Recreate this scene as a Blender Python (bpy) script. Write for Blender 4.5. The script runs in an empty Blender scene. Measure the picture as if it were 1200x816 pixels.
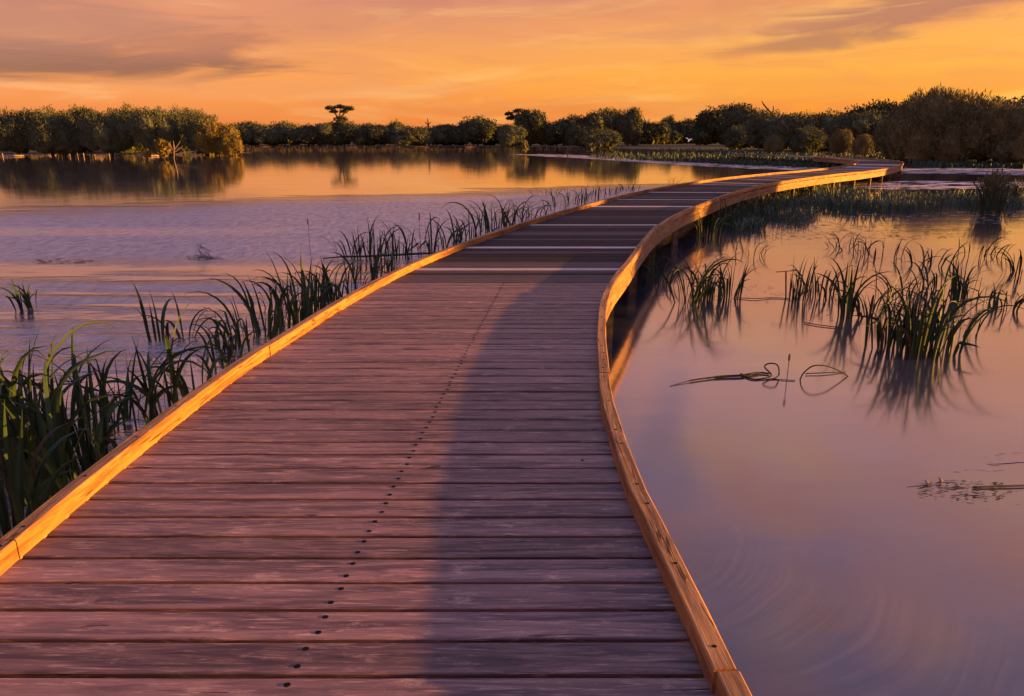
import bpy, math, random
import numpy as np
from mathutils import Vector, Matrix, noise as mnoise

rnd = random.Random(7)
nrng = np.random.default_rng(11)
R = math.radians
scene = bpy.context.scene
col = scene.collection

# ------------------------------------------------------------------ camera
F = 830.0; CX = 600.0; CY = 408.0; HOR = 161.0
PITCH = math.atan((CY - HOR) / F)
DECK = 0.62                      # deck level above the water (water is z = 0)
CAMZ = DECK + 1.5
SP, CP = math.sin(PITCH), math.cos(PITCH)

def ray(px, py):
    x = (px - CX) / F; y = -(py - CY) / F
    return Vector((x, CP + y * SP, -SP + y * CP))
def at(px, py, z=0.0):
    d = ray(px, py); t = (z - CAMZ) / d.z
    return Vector((d.x * t, d.y * t, z))
def at_y(px, py, Y):
    d = ray(px, py); t = Y / d.y
    return Vector((d.x * t, Y, CAMZ + d.z * t))
def ppm(P):                      # photo pixels per metre at a place
    return F / (P.y * CP + (CAMZ - P.z) * SP)

cd = bpy.data.cameras.new('camera'); cam = bpy.data.objects.new('camera', cd); col.objects.link(cam)
cam.location = (0, 0, CAMZ); cam.rotation_euler = (math.pi / 2 - PITCH, 0, 0)
cd.sensor_width = 36; cd.lens = 36 * F / 1200; cd.clip_end = 9000; cd.clip_start = 0.05
scene.camera = cam
scene.cycles.max_bounces = 5; scene.cycles.diffuse_bounces = 2; scene.cycles.glossy_bounces = 3; scene.cycles.transparent_max_bounces = 8

# ------------------------------------------------------------------ helpers
def tag(o, label=None, cat=None, group=None, kind=None):
    if label: o['label'] = label
    if cat: o['category'] = cat
    if group: o['group'] = group
    if kind: o['kind'] = kind
    return o
def empty(name, loc, rz=0.0):
    o = bpy.data.objects.new(name, None); o.empty_display_size = 0.2
    col.objects.link(o); o.location = loc; o.rotation_euler = (0, 0, rz); return o
def mesh_obj(name, verts, faces, mats, parent=None, smooth=False, mi=None, loc=None):
    me = bpy.data.meshes.new(name); me.from_pydata([tuple(v) for v in verts], [], faces)
    for m in (mats if isinstance(mats, (list, tuple)) else [mats]): me.materials.append(m)
    if mi is not None: me.polygons.foreach_set('material_index', mi)
    if smooth: me.polygons.foreach_set('use_smooth', [True] * len(me.polygons))
    me.update()
    o = bpy.data.objects.new(name, me); col.objects.link(o)
    if parent: o.parent = parent
    if loc is not None: o.location = loc
    return o
class MB:
    def __init__(s): s.v = []; s.f = []; s.m = []
    def add(s, vs, fs, m=0):
        b = len(s.v); s.v += [tuple(v) for v in vs]
        s.f += [tuple(i + b for i in f) for f in fs]; s.m += [m] * len(fs)
    def box(s, lo, hi, m=0):
        x0, y0, z0 = lo; x1, y1, z1 = hi
        s.add([(x0,y0,z0),(x1,y0,z0),(x1,y1,z0),(x0,y1,z0),(x0,y0,z1),(x1,y0,z1),(x1,y1,z1),(x0,y1,z1)],
              [(0,3,2,1),(4,5,6,7),(0,1,5,4),(1,2,6,5),(2,3,7,6),(3,0,4,7)], m)
    def tube(s, pts, rad, n=6, m=0, cap=True):
        pts = [Vector(p) for p in pts]; rings = []
        up = Vector((0.13, 0.21, 1)).normalized()
        for i, p in enumerate(pts):
            t = (pts[min(i + 1, len(pts) - 1)] - pts[max(i - 1, 0)]).normalized()
            a = t.cross(up)
            if a.length < 1e-3: a = t.cross(Vector((1, 0, 0)))
            a.normalize(); b = t.cross(a).normalized()
            r = rad[i] if isinstance(rad, (list, tuple)) else rad
            rings.append([p + (a * math.cos(2 * math.pi * k / n) + b * math.sin(2 * math.pi * k / n)) * r for k in range(n)])
        vs = [v for r_ in rings for v in r_]; fs = []
        for i in range(len(pts) - 1):
            for k in range(n):
                fs.append((i*n+k, i*n+(k+1) % n, (i+1)*n+(k+1) % n, (i+1)*n+k))
        if cap:
            fs.append(tuple(range(n - 1, -1, -1))); fs.append(tuple((len(pts)-1)*n+k for k in range(n)))
        s.add(vs, fs, m)
    def build(s, name, mats, parent=None, smooth=False, loc=None):
        return mesh_obj(name, s.v, s.f, mats, parent, smooth, s.m, loc)
def catmull(P, n):               # n samples per span
    out = []
    P = [Vector(p) for p in P]
    Q = [P[0] * 2 - P[1]] + P + [P[-1] * 2 - P[-2]]
    for i in range(1, len(Q) - 2):
        for k in range(n):
            t = k / n
            a, b, c, d = Q[i-1], Q[i], Q[i+1], Q[i+2]
            out.append(0.5 * ((2*b) + (c - a) * t + (2*a - 5*b + 4*c - d) * t*t + (3*b - a - 3*c + d) * t**3))
    out.append(P[-1]); return out

# ------------------------------------------------------------------ materials
class NT:
    def __init__(s, tree): s.t = tree; s.t.nodes.clear()
    def n(s, typ, **kw):
        nd = s.t.nodes.new(typ)
        for k, v in kw.items():
            if k.startswith('i_'):
                key = k[2:]; key = int(key) if key.isdigit() else key.replace('_', ' ')
                s.set(nd.inputs[key], v)
            else: setattr(nd, k, v)
        return nd
    def set(s, inp, v):
        if isinstance(v, bpy.types.NodeSocket): s.t.links.new(v, inp)
        elif isinstance(v, bpy.types.Node): s.t.links.new(v.outputs[0], inp)
        else: inp.default_value = v
    def math(s, op, a, b=0.0, c=0.0, clamp=False):
        nd = s.t.nodes.new('ShaderNodeMath'); nd.operation = op; nd.use_clamp = clamp
        s.set(nd.inputs[0], a); s.set(nd.inputs[1], b); s.set(nd.inputs[2], c); return nd.outputs[0]
    def vmath(s, op, a, b=(0, 0, 0)):
        nd = s.t.nodes.new('ShaderNodeVectorMath'); nd.operation = op
        s.set(nd.inputs[0], a); s.set(nd.inputs[1], b); return nd.outputs[0]
    def mix(s, f, a, b, blend='MIX'):
        nd = s.t.nodes.new('ShaderNodeMix'); nd.data_type = 'RGBA'; nd.blend_type = blend
        s.set(nd.inputs[0], f); s.set(nd.inputs[6], a); s.set(nd.inputs[7], b); return nd.outputs[2]
    def ramp(s, f, stops, interp='LINEAR'):
        nd = s.t.nodes.new('ShaderNodeValToRGB'); cr = nd.color_ramp; cr.interpolation = interp
        while len(cr.elements) < len(stops): cr.elements.new(0.5)
        for e, (p, c) in zip(cr.elements, stops):
            e.position = p; e.color = (c[0], c[1], c[2], 1) if not isinstance(c, (int, float)) else (c, c, c, 1)
        s.set(nd.inputs[0], f); return nd.outputs[0]
    def maprange(s, v, a, b, c=0.0, d=1.0, smooth=True):
        nd = s.t.nodes.new('ShaderNodeMapRange'); nd.interpolation_type = 'SMOOTHSTEP' if smooth else 'LINEAR'
        for i, x in enumerate((v, a, b, c, d)): s.set(nd.inputs[i], x)
        return nd.outputs[0]
    def noise(s, vec, scale, detail=3.0, rough=0.5, dist=0.0):
        nd = s.t.nodes.new('ShaderNodeTexNoise'); s.set(nd.inputs['Vector'], vec)
        s.set(nd.inputs['Scale'], scale); s.set(nd.inputs['Detail'], detail)
        s.set(nd.inputs['Roughness'], rough); s.set(nd.inputs['Distortion'], dist); return nd.outputs[0]
    def xyz(s, x, y, z):
        nd = s.t.nodes.new('ShaderNodeCombineXYZ'); s.set(nd.inputs[0], x); s.set(nd.inputs[1], y); s.set(nd.inputs[2], z)
        return nd.outputs[0]
def new_mat(name):
    m = bpy.data.materials.new(name); m.use_nodes = True; return m, NT(m.node_tree)
def srgb(r, g, b):
    f = lambda c: (c / 255 / 12.92) if c / 255 <= 0.04045 else ((c / 255 + 0.055) / 1.055) ** 2.4
    return (f(r), f(g), f(b), 1)

def wood(name, base, dark, pale, along='x', rough=0.55, vary=0.5, bump=0.25, spec=0.5):
    m, t = new_mat(name)
    tc = t.n('ShaderNodeTexCoord'); geo = t.n('ShaderNodeNewGeometry')
    rnd_i = geo.outputs['Random Per Island']
    off = t.xyz(t.math('MULTIPLY', rnd_i, 37.0), t.math('MULTIPLY', rnd_i, 91.0), t.math('MULTIPLY', rnd_i, 17.0))
    if along == 'x': sc = (2.4, 34, 34)
    else: sc = (30, 1.9, 30)
    src = tc.outputs['Object'] if along == 'x' else tc.outputs['UV']
    p = t.vmath('ADD', t.vmath('MULTIPLY', src, sc), off)
    p2 = t.vmath('ADD', src, off)
    fine = t.noise(p, 3.0, 5, 0.65, 0.6)
    med = t.noise(p, 0.55, 4, 0.6, 1.2)
    blot = t.noise(t.vmath('MULTIPLY', p2, (1, 2.4, 2.4) if along == 'x' else (2.4, 1, 2.4)), 5.0, 7, 0.75)
    c = t.mix(t.maprange(med, 0.32, 0.68), base, dark)
    c = t.mix(t.math('MULTIPLY', t.maprange(fine, 0.52, 0.75), 0.55), c, pale)
    c = t.mix(t.math('MULTIPLY', t.maprange(blot, 0.55, 0.75), 0.5), c, pale)
    c = t.mix(t.math('MULTIPLY', t.maprange(blot, 0.45, 0.25), 0.5), c, dark)
    v = t.math('ADD', 1.0 - vary / 2, t.math('MULTIPLY', rnd_i, vary))
    c = t.mix(1.0, c, t.xyz(v, v, v), 'MULTIPLY')
    crack = t.maprange(t.noise(p, 1.1, 2, 0.4, 2.0), *((0.30, 0.24) if along == 'x' else (0.37, 0.32)))
    c = t.mix(t.math('MULTIPLY', crack, 0.8), c, tuple(x * 0.25 for x in dark[:3]) + (1,))
    h = t.math('ADD', t.math('MULTIPLY', fine, 0.6), t.math('SUBTRACT', t.math('MULTIPLY', med, 0.5), crack))
    b = t.n('ShaderNodeBump', i_Strength=bump, i_Distance=0.004, i_Height=h)
    bs = t.n('ShaderNodeBsdfPrincipled', i_Base_Color=c, i_Roughness=t.math('ADD', rough - 0.08, t.math('MULTIPLY', blot, 0.25)), i_Normal=b)
    bs.inputs['Specular IOR Level'].default_value = spec
    t.n('ShaderNodeOutputMaterial', i_Surface=bs.outputs[0]); return m

M = {}
M['deck'] = wood('weathered_red_decking', (0.200, 0.093, 0.080, 1), (0.055, 0.026, 0.028, 1), (0.58, 0.31, 0.22, 1), 'x', 0.5, 0.42, 1.0, 0.3)
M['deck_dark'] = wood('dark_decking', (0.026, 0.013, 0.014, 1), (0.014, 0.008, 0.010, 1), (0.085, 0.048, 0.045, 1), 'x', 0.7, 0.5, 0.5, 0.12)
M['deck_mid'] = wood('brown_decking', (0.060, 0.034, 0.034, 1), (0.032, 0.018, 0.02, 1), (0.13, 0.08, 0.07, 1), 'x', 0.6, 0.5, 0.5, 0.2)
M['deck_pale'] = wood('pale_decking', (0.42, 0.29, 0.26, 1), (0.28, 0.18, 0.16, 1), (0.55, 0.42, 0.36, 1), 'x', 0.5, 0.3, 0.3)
M['kerb'] = wood('kerb_timber', (0.33, 0.150, 0.055, 1), (0.11, 0.048, 0.025, 1), (0.50, 0.27, 0.14, 1), 'y', 0.65, 0.3, 1.0, 0.2)
M['fascia'] = wood('fascia_timber', (0.24, 0.125, 0.055, 1), (0.09, 0.045, 0.025, 1), (0.40, 0.24, 0.14, 1), 'y', 0.6, 0.3, 0.8, 0.3)

def simple(name, colr, rough=0.6, colr2=None, scale=6.0, metal=0.0, isl=False, bump=0.0, objr=0.0):
    m, t = new_mat(name)
    tc = t.n('ShaderNodeTexCoord'); geo = t.n('ShaderNodeNewGeometry')
    c2 = colr2 or tuple(x * 0.55 for x in colr[:3]) + (1,)
    nz = t.noise(tc.outputs['Object'], scale, 4, 0.6)
    f = t.maprange(nz, 0.35, 0.65)
    if isl: f = t.math('ADD', t.math('MULTIPLY', f, 0.5), t.math('MULTIPLY', geo.outputs['Random Per Island'], 0.5))
    c = t.mix(f, colr, c2)
    if objr:
        oi = t.n('ShaderNodeObjectInfo'); v = t.math('ADD', 1 - objr, t.math('MULTIPLY', oi.outputs['Random'], 2 * objr))
        c = t.mix(1.0, c, t.xyz(v, v, v), 'MULTIPLY')
    kw = {}
    if bump: kw['i_Normal'] = t.n('ShaderNodeBump', i_Strength=bump, i_Distance=0.02, i_Height=nz).outputs[0]
    bs = t.n('ShaderNodeBsdfPrincipled', i_Base_Color=c, i_Roughness=rough, i_Metallic=metal, **kw); bs.inputs['Specular IOR Level'].default_value = 0.15
    t.n('ShaderNodeOutputMaterial', i_Surface=bs.outputs[0]); return m
M['screw'] = simple('dark_screw', (0.003, 0.0025, 0.003, 1), 0.9)
M['post'] = simple('wet_post_timber', (0.14, 0.09, 0.06, 1), 0.6, (0.05, 0.035, 0.025, 1), 9, bump=0.5)
M['reed'] = simple('reed_green', (0.027, 0.050, 0.022, 1), 0.6, (0.014, 0.026, 0.013, 1), 4, isl=True, objr=0.15)
M['reed_dry'] = simple('dead_reed', (0.060, 0.040, 0.026, 1), 0.7, (0.02, 0.014, 0.011, 1), 5, isl=True)
M['leaf_far'] = simple('dark_olive_foliage', (0.072, 0.078, 0.044, 1), 0.85, (0.048, 0.054, 0.033, 1), 0.9, isl=True, objr=0.2)
M['leaf_warm'] = simple('warm_feathery_foliage', (0.145, 0.120, 0.055, 1), 0.85, (0.085, 0.076, 0.038, 1), 0.9, isl=True, objr=0.15)
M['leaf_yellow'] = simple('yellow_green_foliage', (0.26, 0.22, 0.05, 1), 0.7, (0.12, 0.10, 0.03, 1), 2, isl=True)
M['leaf_sungold'] = simple('sungold_green_foliage', (0.17, 0.12, 0.028, 1), 0.8, (0.07, 0.055, 0.016, 1), 1.2, isl=True)  # low sun's gold put into the colour of these yellow-green leaves
M['bark'] = simple('dark_bark', (0.07, 0.05, 0.035, 1), 0.85, (0.03, 0.022, 0.016, 1), 6, bump=0.6)
M['deadwood'] = simple('bleached_deadwood', (0.30, 0.23, 0.19, 1), 0.7, (0.14, 0.10, 0.08, 1), 6)
M['marsh'] = simple('marsh_leaves', (0.040, 0.062, 0.036, 1), 0.6, (0.020, 0.032, 0.020, 1), 0.4, isl=True)
M['reedbed'] = simple('reed_bed_leaves', (0.075, 0.105, 0.065, 1), 0.5, (0.030, 0.045, 0.030, 1), 0.6, isl=True)
M['marsh_dry'] = simple('dry_marsh_stems', (0.045, 0.032, 0.022, 1), 0.7, (0.025, 0.018, 0.014, 1), 0.5, isl=True)
M['bird'] = simple('white_feathers', (0.8, 0.78, 0.74, 1), 0.6, (0.7, 0.68, 0.64, 1))
M['wet_stem'] = simple('wet_dark_stem', (0.010, 0.007, 0.006, 1), 0.7, (0.005, 0.004, 0.004, 1), 8)
M['cattail'] = simple('cattail_brown', (0.10, 0.05, 0.025, 1), 0.85)
M['mud'] = simple('mud', (0.08, 0.06, 0.045, 1), 0.8, (0.05, 0.045, 0.03, 1), 0.3)

# ------------------------------------------------------------------ world (sunset sky)
SUN_EL = R(5.5); SUN_AZ = R(92)          # azimuth measured from +Y towards +X
world = bpy.data.worlds.new('World'); scene.world = world; world.use_nodes = True
w = NT(world.node_tree)
tc = w.n('ShaderNodeTexCoord'); sep = w.n('ShaderNodeSeparateXYZ', i_0=tc.outputs['Generated'])
X, Y, Z = sep.outputs
el = w.math('MULTIPLY', w.math('ARCSINE', Z), 180 / math.pi)
az = w.math('MULTIPLY', w.math('ARCTAN2', X, Y), 180 / math.pi)
elp = w.math('DIVIDE', w.math('ABSOLUTE', el), 90.0)
ww = w.math('ADD', 0.5, w.math('MULTIPLY', 0.5, w.math('SINE', w.math('MULTIPLY', az, math.pi / 180))))
ww = w.maprange(ww, 0.12, 0.88)
nl = w.noise(w.xyz(w.math('MULTIPLY', az, 0.035), w.math('MULTIPLY', el, 0.16), 0), 1.0, 4, 0.55, 0.8)
elw = w.math('ADD', elp, w.math('MULTIPLY', w.math('SUBTRACT', nl, 0.5), w.math('MULTIPLY', w.math('MINIMUM', elp, 0.12), 0.9)))
Lr = w.ramp(elw, [(0, srgb(220,116,74)), (0.022, srgb(238,132,68)), (0.05, srgb(248,146,74)), (0.10, srgb(214,130,100)),
                  (0.2, srgb(214,160,170)), (0.33, srgb(152,142,190)), (0.43, srgb(92,110,172)), (0.55, srgb(100,118,195)), (1, srgb(140,165,255))])
Rr = w.ramp(elw, [(0, srgb(250,126,26)), (0.022, srgb(254,148,18)), (0.05, srgb(255,172,28)), (0.10, srgb(250,158,76)),
                  (0.2, srgb(232,164,152)), (0.33, srgb(164,144,184)), (0.43, srgb(94,110,170)), (0.55, srgb(100,118,195)), (1, srgb(140,165,255))])
sky = w.mix(ww, Lr, Rr)
# wisps
def streak(sa, se, slant, seed, detail=5, dist=0.6):
    a2 = w.math('MULTIPLY', az, sa)
    e2 = w.math('MULTIPLY', w.math('ADD', el, w.math('MULTIPLY', az, slant)), se)
    return w.noise(w.xyz(a2, e2, seed), 1.0, detail, 0.55, dist)
s1 = streak(0.055, 0.34, -0.05, 3.1, 5, 1.2); s2 = streak(0.11, 0.85, 0.02, 8.2, 5, 0.9); s3 = streak(0.03, 0.16, -0.12, 5.0, 4, 1.0)
sky = w.mix(w.math('MULTIPLY', w.maprange(s1, 0.48, 0.68), 0.6), sky, w.mix(ww, srgb(255,182,122), srgb(255,194,84)))
sky = w.mix(w.math('MULTIPLY', w.maprange(s2, 0.47, 0.68), 0.5), sky, w.mix(ww, srgb(226,136,92), srgb(240,140,48)))
hi = w.maprange(el, 4.0, 9.5)
sky = w.mix(w.math('MULTIPLY', w.math('MULTIPLY', w.maprange(s3, 0.46, 0.64), hi), 0.5), sky, w.mix(ww, srgb(190,114,92), srgb(214,126,74)))
def dirang(px, py):
    d = ray(px, py).normalized(); return math.degrees(math.atan2(d.x, d.y)), math.degrees(math.asin(d.z))
wsh = w.math('SUBTRACT', streak(0.11, 0.75, -0.03, 21.0, 5, 1.2), 0.5)
def bank(px, py, ra, re, slant, colr, amt, seed, edge=1.0):
    a0, e0 = dirang(px, py)
    da = w.math('SUBTRACT', az, a0); de = w.math('SUBTRACT', el, e0)
    de = w.math('SUBTRACT', de, w.math('MULTIPLY', da, slant))
    n = wsh
    q = w.math('ADD', w.math('POWER', w.math('ABSOLUTE', w.math('DIVIDE', da, ra)), 2.0), w.math('POWER', w.math('ABSOLUTE', w.math('DIVIDE', de, re)), 2.0))
    q = w.math('ADD', w.math('SQRT', q), w.math('MULTIPLY', n, 2.4))
    return w.math('MULTIPLY', w.maprange(q, 1.0 + 0.35 * edge, 0.35), amt), colr
for args in [(70, 72, 13, 1.25, 0.015, srgb(150, 82, 66), 1.0, 21.0), (210, 52, 8, 1.0, 0.10, srgb(180, 100, 74), 0.7, 25.0),
             (-60, 20, 14, 2.2, 0.0, srgb(178, 110, 92), 0.6, 33.0),
             (1075, 8, 9.5, 1.15, 0.10, srgb(186, 110, 76), 0.95, 41.0), (950, 50, 6.5, 0.62, 0.07, srgb(188, 116, 68), 0.9, 47.0), (800, 40, 7, 0.5, 0.03, srgb(222, 138, 84), 0.6, 48.0),
             (560, -8, 16, 1.0, 0.0, srgb(206, 122, 92), 0.65, 52.0), (700, 130, 22, 0.8, 0.0, srgb(228, 128, 64), 0.55, 57.0),
             (1010, 98, 16, 0.9, 0.02, srgb(242, 150, 52), 0.6, 61.0), (300, 105, 14, 0.8, 0.02, srgb(240, 150, 92), 0.5, 67.0)]:
    f, c = bank(*args); sky = w.mix(f, sky, c)
# soft pink cloud banks and clear blue gaps higher up
hc = w.noise(w.vmath('MULTIPLY', tc.outputs['Generated'], (3.2, 3.2, 7.0)), 1.0, 5, 0.55, 0.9)
hm = w.math('MULTIPLY', w.maprange(el, 13.0, 24.0), w.maprange(el, 60.0, 46.0))
sky = w.mix(w.math('MULTIPLY', w.math('MULTIPLY', w.maprange(hc, 0.50, 0.64), hm), 0.55), sky, srgb(205, 142, 142))
sky = w.mix(w.math('MULTIPLY', w.math('MULTIPLY', w.maprange(hc, 0.50, 0.36), hm), 0.55), sky, srgb(78, 98, 150))
# extra blue light added to the unseen sky overhead, to cool the shaded deck
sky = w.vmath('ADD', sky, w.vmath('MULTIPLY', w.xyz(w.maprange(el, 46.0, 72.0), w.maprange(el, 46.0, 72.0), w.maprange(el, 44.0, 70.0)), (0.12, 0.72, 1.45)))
nish = w.n('ShaderNodeTexSky'); nish.sky_type = 'NISHITA'; nish.sun_disc = False
nish.sun_elevation = SUN_EL; nish.sun_rotation = SUN_AZ
bg1 = w.n('ShaderNodeBackground', i_Color=nish.outputs[0], i_Strength=0.007)
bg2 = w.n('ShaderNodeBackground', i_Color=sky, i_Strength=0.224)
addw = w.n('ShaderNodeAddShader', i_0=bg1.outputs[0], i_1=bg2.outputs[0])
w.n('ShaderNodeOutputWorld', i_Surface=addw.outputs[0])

sd = bpy.data.lights.new('sun', 'SUN'); sun = bpy.data.objects.new('sun', sd); col.objects.link(sun)
sd.energy = 5.0; sd.angle = R(0.6); sd.color = (1.0, 0.46, 0.05)
sdir = Vector((math.sin(SUN_AZ) * math.cos(SUN_EL), math.cos(SUN_AZ) * math.cos(SUN_EL), math.sin(SUN_EL)))
sun.rotation_euler = sdir.to_track_quat('Z', 'Y').to_euler(); sun.location = (30, 0, 20)

vs = scene.view_settings; vs.view_transform = 'Standard'; vs.look = 'None'; vs.gamma = 1; vs.exposure = 2.1; vs.use_curve_mapping = False

# ------------------------------------------------------------------ ground and water
lakepx = [(-900, 171), (-200, 171), (280, 171.5), (560, 172), (700, 173), (860, 178), (1000, 184), (1060, 190), (1130, 193), (1200, 194)]
lake = [at(*p).to_2d() for p in lakepx] + [Vector(p) for p in [(52, 50), (40, 38), (33, 24), (34, 8), (36, -14), (20, -40), (-30, -55), (-90, -40), (-190, 10)]]
def sdf_poly(pts, poly):
    P = np.asarray(pts); n = len(poly); d = np.full(len(P), 1e9); ins = np.zeros(len(P), bool)
    for i in range(n):
        a = np.array(poly[i]); b = np.array(poly[(i + 1) % n]); e = b - a; q = P - a
        tt = np.clip((q @ e) / (e @ e), 0, 1); dd = np.linalg.norm(q - tt[:, None] * e, axis=1); d = np.minimum(d, dd)
        c = ((a[1] > P[:, 1]) != (b[1] > P[:, 1])) & (P[:, 0] < (b[0] - a[0]) * (P[:, 1] - a[1]) / (b[1] - a[1] + 1e-12) + a[0])
        ins ^= c
    return np.where(ins, -d, d)
def make_ground():
    na = 240; rad = [0] + [4 * 1.075 ** i for i in range(98)]
    P = [(0, 0)]; F_ = []
    for r_ in rad[1:]:
        for k in range(na): P.append((r_ * math.cos(2 * math.pi * k / na), r_ * math.sin(2 * math.pi * k / na)))
    s = sdf_poly(P, lake)
    vs_ = []
    for (x, y), d in zip(P, s):
        z = max(-0.9, min(0.06, 0.09 * d)) if d < 4 else 0.06 + min(0.002 * (d - 4), 0.6)
        z += 0.04 * mnoise.noise(Vector((x * 0.15, y * 0.15, 0))) if d > -2 else 0
        vs_.append((x, y, z))
    for k in range(na): F_.append((0, 1 + k, 1 + (k + 1) % na))
    for i in range(len(rad) - 2):
        for k in range(na):
            a = 1 + i * na; b = a + na
            F_.append((a + k, b + k, b + (k + 1) % na, a + (k + 1) % na))
    o = mesh_obj('ground', vs_, F_, M['ground'], smooth=True); tag(o, kind='structure'); return o
M['ground'] = simple('marsh_ground', (0.050, 0.038, 0.026, 1), 0.9, (0.03, 0.026, 0.016, 1), 0.25, bump=0.4)
make_ground()

def water_mat():
    m, t = new_mat('still_water')
    g = t.n('ShaderNodeNewGeometry'); pos = g.outputs['Position']; sp_ = t.n('ShaderNodeSeparateXYZ', i_0=pos); x, y, z = sp_.outputs
    # wind-ruffled zone on the left
    wob = t.math('MULTIPLY', t.math('SUBTRACT', t.noise(t.vmath('MULTIPLY', pos, (0.18, 0.5, 1)), 1.0, 4, 0.6), 0.5), 9.0)
    top = t.math('ADD', t.math('ADD', 30.5, t.math('MULTIPLY', x, 0.56)), wob)
    zone = t.math('MULTIPLY', t.maprange(t.math('SUBTRACT', top, y), -1.0, 4.5), t.maprange(t.math('ADD', y, t.math('MULTIPLY', wob, 0.35)), 11.6, 13.4))
    left = t.maprange(t.math('SUBTRACT', x, t.math('MAXIMUM', -1.2, t.math('MULTIPLY', t.math('SUBTRACT', y, 10.0), 0.5))), 1.0, 0.2)
    bands = t.noise(t.vmath('MULTIPLY', pos, (0.22, 1.3, 1)), 1.0, 5, 0.6, 0.4)
    band2 = t.math('MULTIPLY', t.maprange(bands, 0.42, 0.68), t.math('MULTIPLY', t.maprange(y, 12.0, 10.5), t.maprange(y, 3, 6)))
    ruf = t.math('MULTIPLY', t.math('MAXIMUM', zone, t.math('MULTIPLY', band2, 0.9)), left, clamp=True)
    # ripple heights
    rip = t.noise(t.vmath('MULTIPLY', pos, (2.2, 6.0, 1)), 1.0, 5, 0.7, 0.3)
    fine = t.noise(t.vmath('MULTIPLY', pos, (9, 22, 1)), 1.0, 3, 0.7, 0.2)
    gentle = t.noise(t.vmath('MULTIPLY', pos, (0.5, 1.6, 1)), 1.0, 3, 0.5)
    h = t.math('ADD', t.math('MULTIPLY', gentle, 0.0035), t.math('MULTIPLY', t.math('ADD', t.math('MULTIPLY', rip, 0.065), t.math('MULTIPLY', fine, 0.030)), ruf))
    bump = t.n('ShaderNodeBump', i_Strength=1.0, i_Distance=1.0, i_Height=h)
    # swirls of scum dragged by the current (right side)
    def swirl(cx, cy, fr, tw, seed):
        d = t.vmath('SUBTRACT', pos, (cx, cy, 0)); s_ = t.n('ShaderNodeSeparateXYZ', i_0=d)
        wob_ = t.math('MULTIPLY', t.noise(pos, 0.7, 2, 0.5), 0.55)
        ln = t.math('ADD', t.n('ShaderNodeVectorMath', operation='LENGTH', i_0=t.vmath('MULTIPLY', d, (1, 1.25, 1))).outputs['Value'], wob_)
        an = t.math('ARCTAN2', s_.outputs[1], s_.outputs[0])
        u = t.math('MULTIPLY', t.math('ADD', ln, t.math('MULTIPLY', an, tw)), fr)
        return t.noise(t.xyz(u, t.math('MULTIPLY', an, 0.45), seed), 1.0, 4, 0.62, 0.15)
    c1 = at(850, 545); c2 = at(690, 650)
    w1 = swirl(c1.x, c1.y, 26.0, 0.30, 3.0)
    w2 = swirl(c2.x, c2.y, 22.0, -0.30, 9.0)
    wsel = t.maprange(y, c2.y + 0.15, c2.y + 1.0)
    wv = t.math('ADD', t.math('MULTIPLY', w1, wsel), t.math('MULTIPLY', w2, t.math('SUBTRACT', 1.0, wsel)))
    patch = t.maprange(t.noise(pos, 1.1, 3, 0.6, 0.8), 0.42, 0.66)
    rightm = t.math('MULTIPLY', t.maprange(x, 0.6, 1.2), t.maprange(y, 7.5, 4.0))
    scum = t.math('MULTIPLY', t.math('MULTIPLY', t.maprange(wv, 0.38, 0.75), rightm), t.math('ADD', 0.035, t.math('MULTIPLY', patch, 0.09)))
    scum_l = t.math('MULTIPLY', t.maprange(t.noise(t.vmath('MULTIPLY', pos, (0.25, 1.2, 1)), 1.0, 6, 0.65), 0.5, 0.7), 0.25)
    scum = t.math('MAXIMUM', scum, t.math('MULTIPLY', scum_l, t.maprange(x, 0.5, -1.0)))
    # reflection strength grows towards grazing
    lw = t.n('ShaderNodeLayerWeight', i_Blend=0.5, i_Normal=bump.outputs[0])
    refl = t.math('ADD', 0.095, t.math('MULTIPLY', 0.89, t.math('POWER', lw.outputs['Facing'], 2.05)), clamp=True)
    speck = t.maprange(t.noise(t.vmath('MULTIPLY', pos, (7.0, 2.2, 1)), 1.0, 7, 0.85), 0.42, 0.58)
    refl = t.math('MULTIPLY', refl, t.math('SUBTRACT', 1.0, t.math('MULTIPLY', t.math('MULTIPLY', ruf, speck), 0.5)))
    refl = t.math('MULTIPLY', refl, t.math('SUBTRACT', 1.0, t.math('MULTIPLY', scum, 0.6)))
    body = t.mix(scum, (0.036, 0.036, 0.050, 1), (0.46, 0.31, 0.31, 1))
    body = t.mix(t.math('MULTIPLY', ruf, 0.5), body, (0.29, 0.215, 0.25, 1))
    dif = t.n('ShaderNodeBsdfDiffuse', i_Color=body)
    rgh = t.math('ADD', t.maprange(y, 5.0, 30.0, 0.115, 0.05), t.math('MULTIPLY', ruf, 0.16))
    gl = t.n('ShaderNodeBsdfGlossy', i_Color=(0.97, 0.93, 0.93, 1), i_Roughness=rgh, i_Normal=bump.outputs[0])
    mx = t.n('ShaderNodeMixShader', i_0=refl, i_1=dif.outputs[0], i_2=gl.outputs[0])
    t.n('ShaderNodeOutputMaterial', i_Surface=mx.outputs[0]); return m
M['water'] = water_mat()
wv_ = [(-400, -120, 0), (140, -120, 0), (140, 320, 0), (-400, 320, 0)]
tag(mesh_obj('water', wv_, [(0, 1, 2, 3)], M['water']), kind='structure')

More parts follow.
